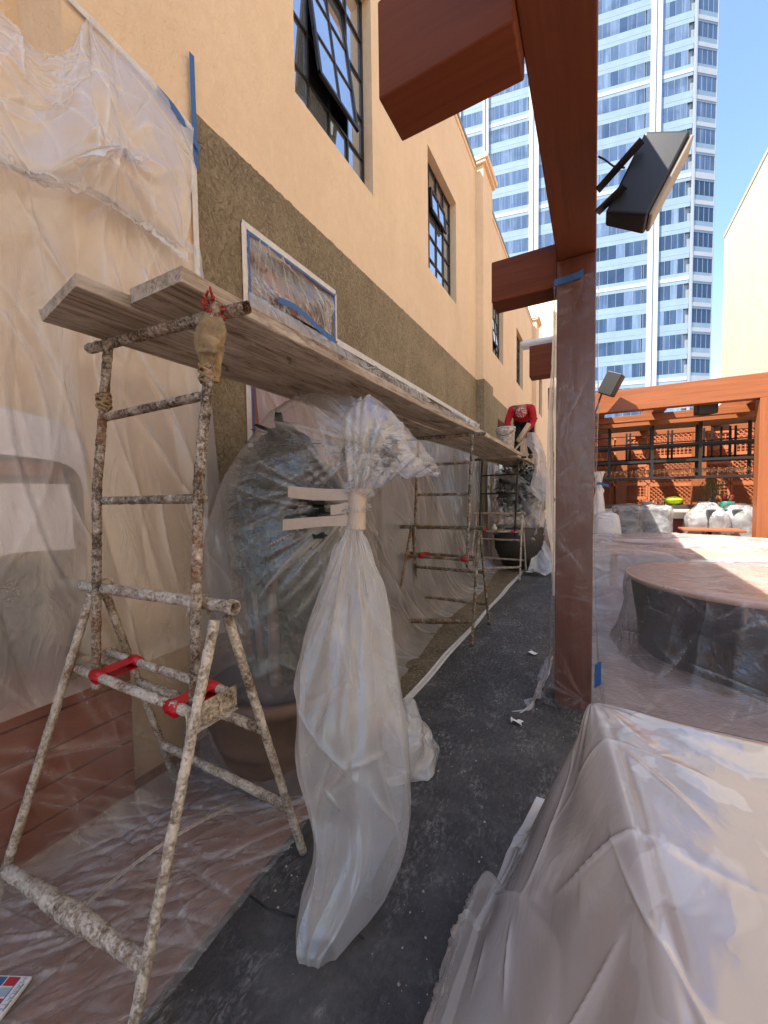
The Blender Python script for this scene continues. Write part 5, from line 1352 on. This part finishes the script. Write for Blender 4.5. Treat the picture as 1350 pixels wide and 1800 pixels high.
# tied curtain at far left post of the far pergola
C = []
for z, r_ in ((1.95, .10), (1.8, .06), (1.70, .035), (1.6, .06), (1.3, .10), (.9, .13), (.4, .15)):
    C.append([(.08 + r_ * math.cos(a), 8.85 + r_ * math.sin(a), z) for a in np.linspace(0, 6.283, 11)[:-1]])
P = grid_interp(C, 80, 60, True); A, B = arc(P); h, k_ = creases(A, B, 40, 17, (.2, .8), (.006, .02), (.01, .03), 0, .3)
tag(sheet('tied_curtain', P, 'film_bright', h, k_, closed=True), 'white plastic curtain tied with blue tape beside the wrapped post', 'plastic sheet')
tape([(.02, 8.76, 1.70), (.10, 8.76, 1.71), (.25, 8.76, 1.66)], .05, 'blue_tape', 'blue tape knot on the tied white curtain', 18)
bag_cover(.22, 8.6, .5, .5, .02, 1.12, 31, 'bright plastic covered bundle to the left of the wrapped bar chairs', 'film_bright')

# ================================================================== PATIO TABLES UNDER FILM
RT = thing('round_table', (1.22, 4.52, 0), 'large round table with dark skirt under plastic in the patio', 'table')
g = MB(); g.lathe([(0, .70), (.9, .70), (.92, .71), (.92, .735), (.9, .74), (0, .74)], (1.22, 4.52, 0), 'table_wood', 64); g.build('table_top', RT)
g = MB(); g.lathe([(.82, 0), (.84, .3), (.90, .695), (.88, .695), (.82, .3), (.80, 0)], (1.22, 4.52, .01), 'dark_cloth', 64); g.build('skirt', RT)
C = []
ctr = (1.22, 4.52)
for s, z in ((.02, .757), (.3, .757), (.6, .757), (.85, .758), (.925, .756), (.945, .73), (.96, .6), (.99, .42), (1.04, .22), (1.10, .08), (1.16, .04), (1.22, .03)):
    C.append([(ctr[0] + s * math.cos(a) * (1 + (.04 * math.sin(3 * a + s) if z < .6 else 0)), ctr[1] + s * math.sin(a) * (1 + (.05 * math.sin(4 * a) if z < .6 else 0)), z) for a in np.linspace(0, 6.283, 25)[:-1]])
P = grid_interp(C, 300, 420, True); A, B = arc(P)
h, k_ = creases(A, B, 260, 121, (.15, .8), (.003, .012), (.004, .022), .3, .9); drape = np.clip((A - .9) / .1, 0, 1)
th = np.linspace(0, 6.283, 420, endpoint=False)[None, :]
h = h * (.25 + .9 * drape) + drape * .03 * np.abs(np.sin(th * 9 + 2 * np.sin(th * 3))) ** .6 * np.exp(-(A - .9) * .8)
tag(sheet('table_sheet', P, 'film_round', h, k_ * (.5 + .5 * drape) + .25 * (1 - drape), closed=True, flip=True), 'clear plastic sheet draped over the large round table', 'plastic sheet')
C = [[(-.02 + j * .6, 1.75 + i * .45, .035 + .03 * abs(math.sin(i * 1.3 + j * 2.1))) for j in range(9)] for i in range(10)]
wsheet('patio_floor_sheet', C, 220, 300, 'film_patio', 'wrinkled plastic covering the patio floor between the tables', 131, n=260, L=(.2, 1.1), wd=(.003, .014), amp=(.004, .02), ang=.8, spread=.9, wb=.015, ws=4)
tabs = [(.15, 2.4, 5.95, 6.7), (2.7, 5.2, 6.0, 6.8), (.3, 2.3, 7.35, 8.1), (2.6, 5.0, 7.3, 8.1)]
tl = ['long table under plastic directly behind the round table', 'table under plastic behind the round table at the right edge', 'table under plastic in the second row, left, before the bar', 'table under plastic in the second row at the right']
for (x0_, x1_, y0_, y1_), lb in zip(tabs, tl):
    t = thing('rectangular_table', ((x0_ + x1_) / 2, (y0_ + y1_) / 2, 0), lb, 'table', 'tables under the patio plastic')
    g = MB(); g.box((x0_, y0_, .70), (x1_, y1_, .74), 'table_wood'); soften(g.build('table_top', t), .01)
    for x in (x0_ + .1, x1_ - .1):
        for y in (y0_ + .08, y1_ - .08): g = MB(); g.box((x - .03, y - .03, 0), (x + .03, y + .03, .698), 'table_wood'); g.build('leg', t)
def row_sheet(y0_, y1_, zt, lab, seed):
    C = []
    for y, z in ((y0_ - .5, .05), (y0_ - .3, .09), (y0_ - .1, .42), (y0_ - .03, .70), (y0_ + .03, zt), ((y0_ + y1_) / 2, zt + .01), (y1_ - .02, zt), (y1_ + .06, zt - .1), (y1_ + .15, .35)):
        C.append([(-.2 + j * .5, y + .05 * math.sin(j * 1.3), z * (1 if z < zt - .03 else 1) + (.03 * math.sin(j * 1.7 + y * 2) if z < .8 else .05 * max(0, math.sin(j * 1.1 + seed)))) for j in range(13)])
    wsheet('table_sheet', C, 150, 420, 'film_patio', lab, seed, n=200, L=(.3, 1.4), wd=(.004, .016), amp=(.006, .028), ang=1.45, spread=.35, wb=.015, ws=3)
row_sheet(5.9, 6.8, .76, 'wide plastic sheet over the tables just behind the round table', 141)
row_sheet(7.3, 8.15, .79, 'wide plastic sheet over the second row of patio tables', 142)
# near right table and its draped film
NT = thing('near_table', (.9, .6, 0), 'table hidden under the big foreground plastic sheet', 'table')
g = MB(); g.box((.10, -.9, .68), (1.7, 1.60, .725), 'table_wood'); soften(g.build('table_top', NT), .01)
for x in (.25, 1.55):
    for y in (-.7, 1.45): g = MB(); g.box((x - .035, y - .035, 0), (x + .035, y + .035, .678), 'pot_dark'); g.build('leg', NT)
ys_ = [2.0, 1.8, 1.68, 1.62, 1.5, 1.3, 1.0, .7, .4, .1, -.3]
C = []
for i, y in enumerate(ys_):
    if i == 0: zt, rx, zz = .04, .02, 0
    k = min(1, i / 3)
    hgt = (.05, .30, .68, .755, .765, .765, .757, .752, .75, .75, .75)[i]
    rx = (.0, .0, .005, .01, .03, .06, .095, .125, .13, .13, .13)[i]
    fx = (-.22, -.26, -.285, -.30, -.31, -.335, -.35, -.34, -.35, -.36, -.36)[i]
    C.append([(fx - .02, y, .02), (fx + .03, y, .05 * k + .02), (fx * .65 + rx * .35, y, .33 * hgt), (fx * .30 + rx * .70, y, .70 * hgt), (rx - .03, y, .955 * hgt), (rx + .02, y, hgt - .001), (rx + .11, y, hgt - .002), (rx + .35, y, hgt - .012), (rx + .65, y, hgt - .008), (rx + 1.0, y, hgt + .004), (1.72, y, hgt)])
wsheet('table_sheet', C, 420, 480, 'film_table', 'large milky plastic sheet draped over the foreground table on the right', 151, kadd=lambda u, v: .6 * np.clip((.50 - v) / .02, 0, 1) + 0 * u, n=80, L=(.15, .8), wd=(.007, .014), amp=(.002, .011), ang=.5, spread=.8, wb=.008, ws=5, fans=((.28, .45, 12, .006, .4),))
C = [[(-.375 - .035 * q + .01 * math.sin(i * 2), y, .016), (-.36 - .03 * q, y + .01, .02 + .09 * q), (-.34 - .02 * q, y, .03 + .19 * q), (-.315, y - .01, .04 + .30 * q), (-.28, y - .01, .04 + .25 * q)] for i, (y, q) in enumerate(((1.42, .02), (1.34, .5), (1.24, .8), (1.12, .95), (.98, 1.), (.8, 1.05), (.6, 1.1), (.3, 1.1)))]
wsheet('folded_flap', C, 150, 60, 'film_skirt', 'folded plastic flap at the foot of the foreground sheet beside the mat', 155, n=40, L=(.1, .5), wd=(.002, .008), amp=(.006, .022), ang=.4, spread=.9)
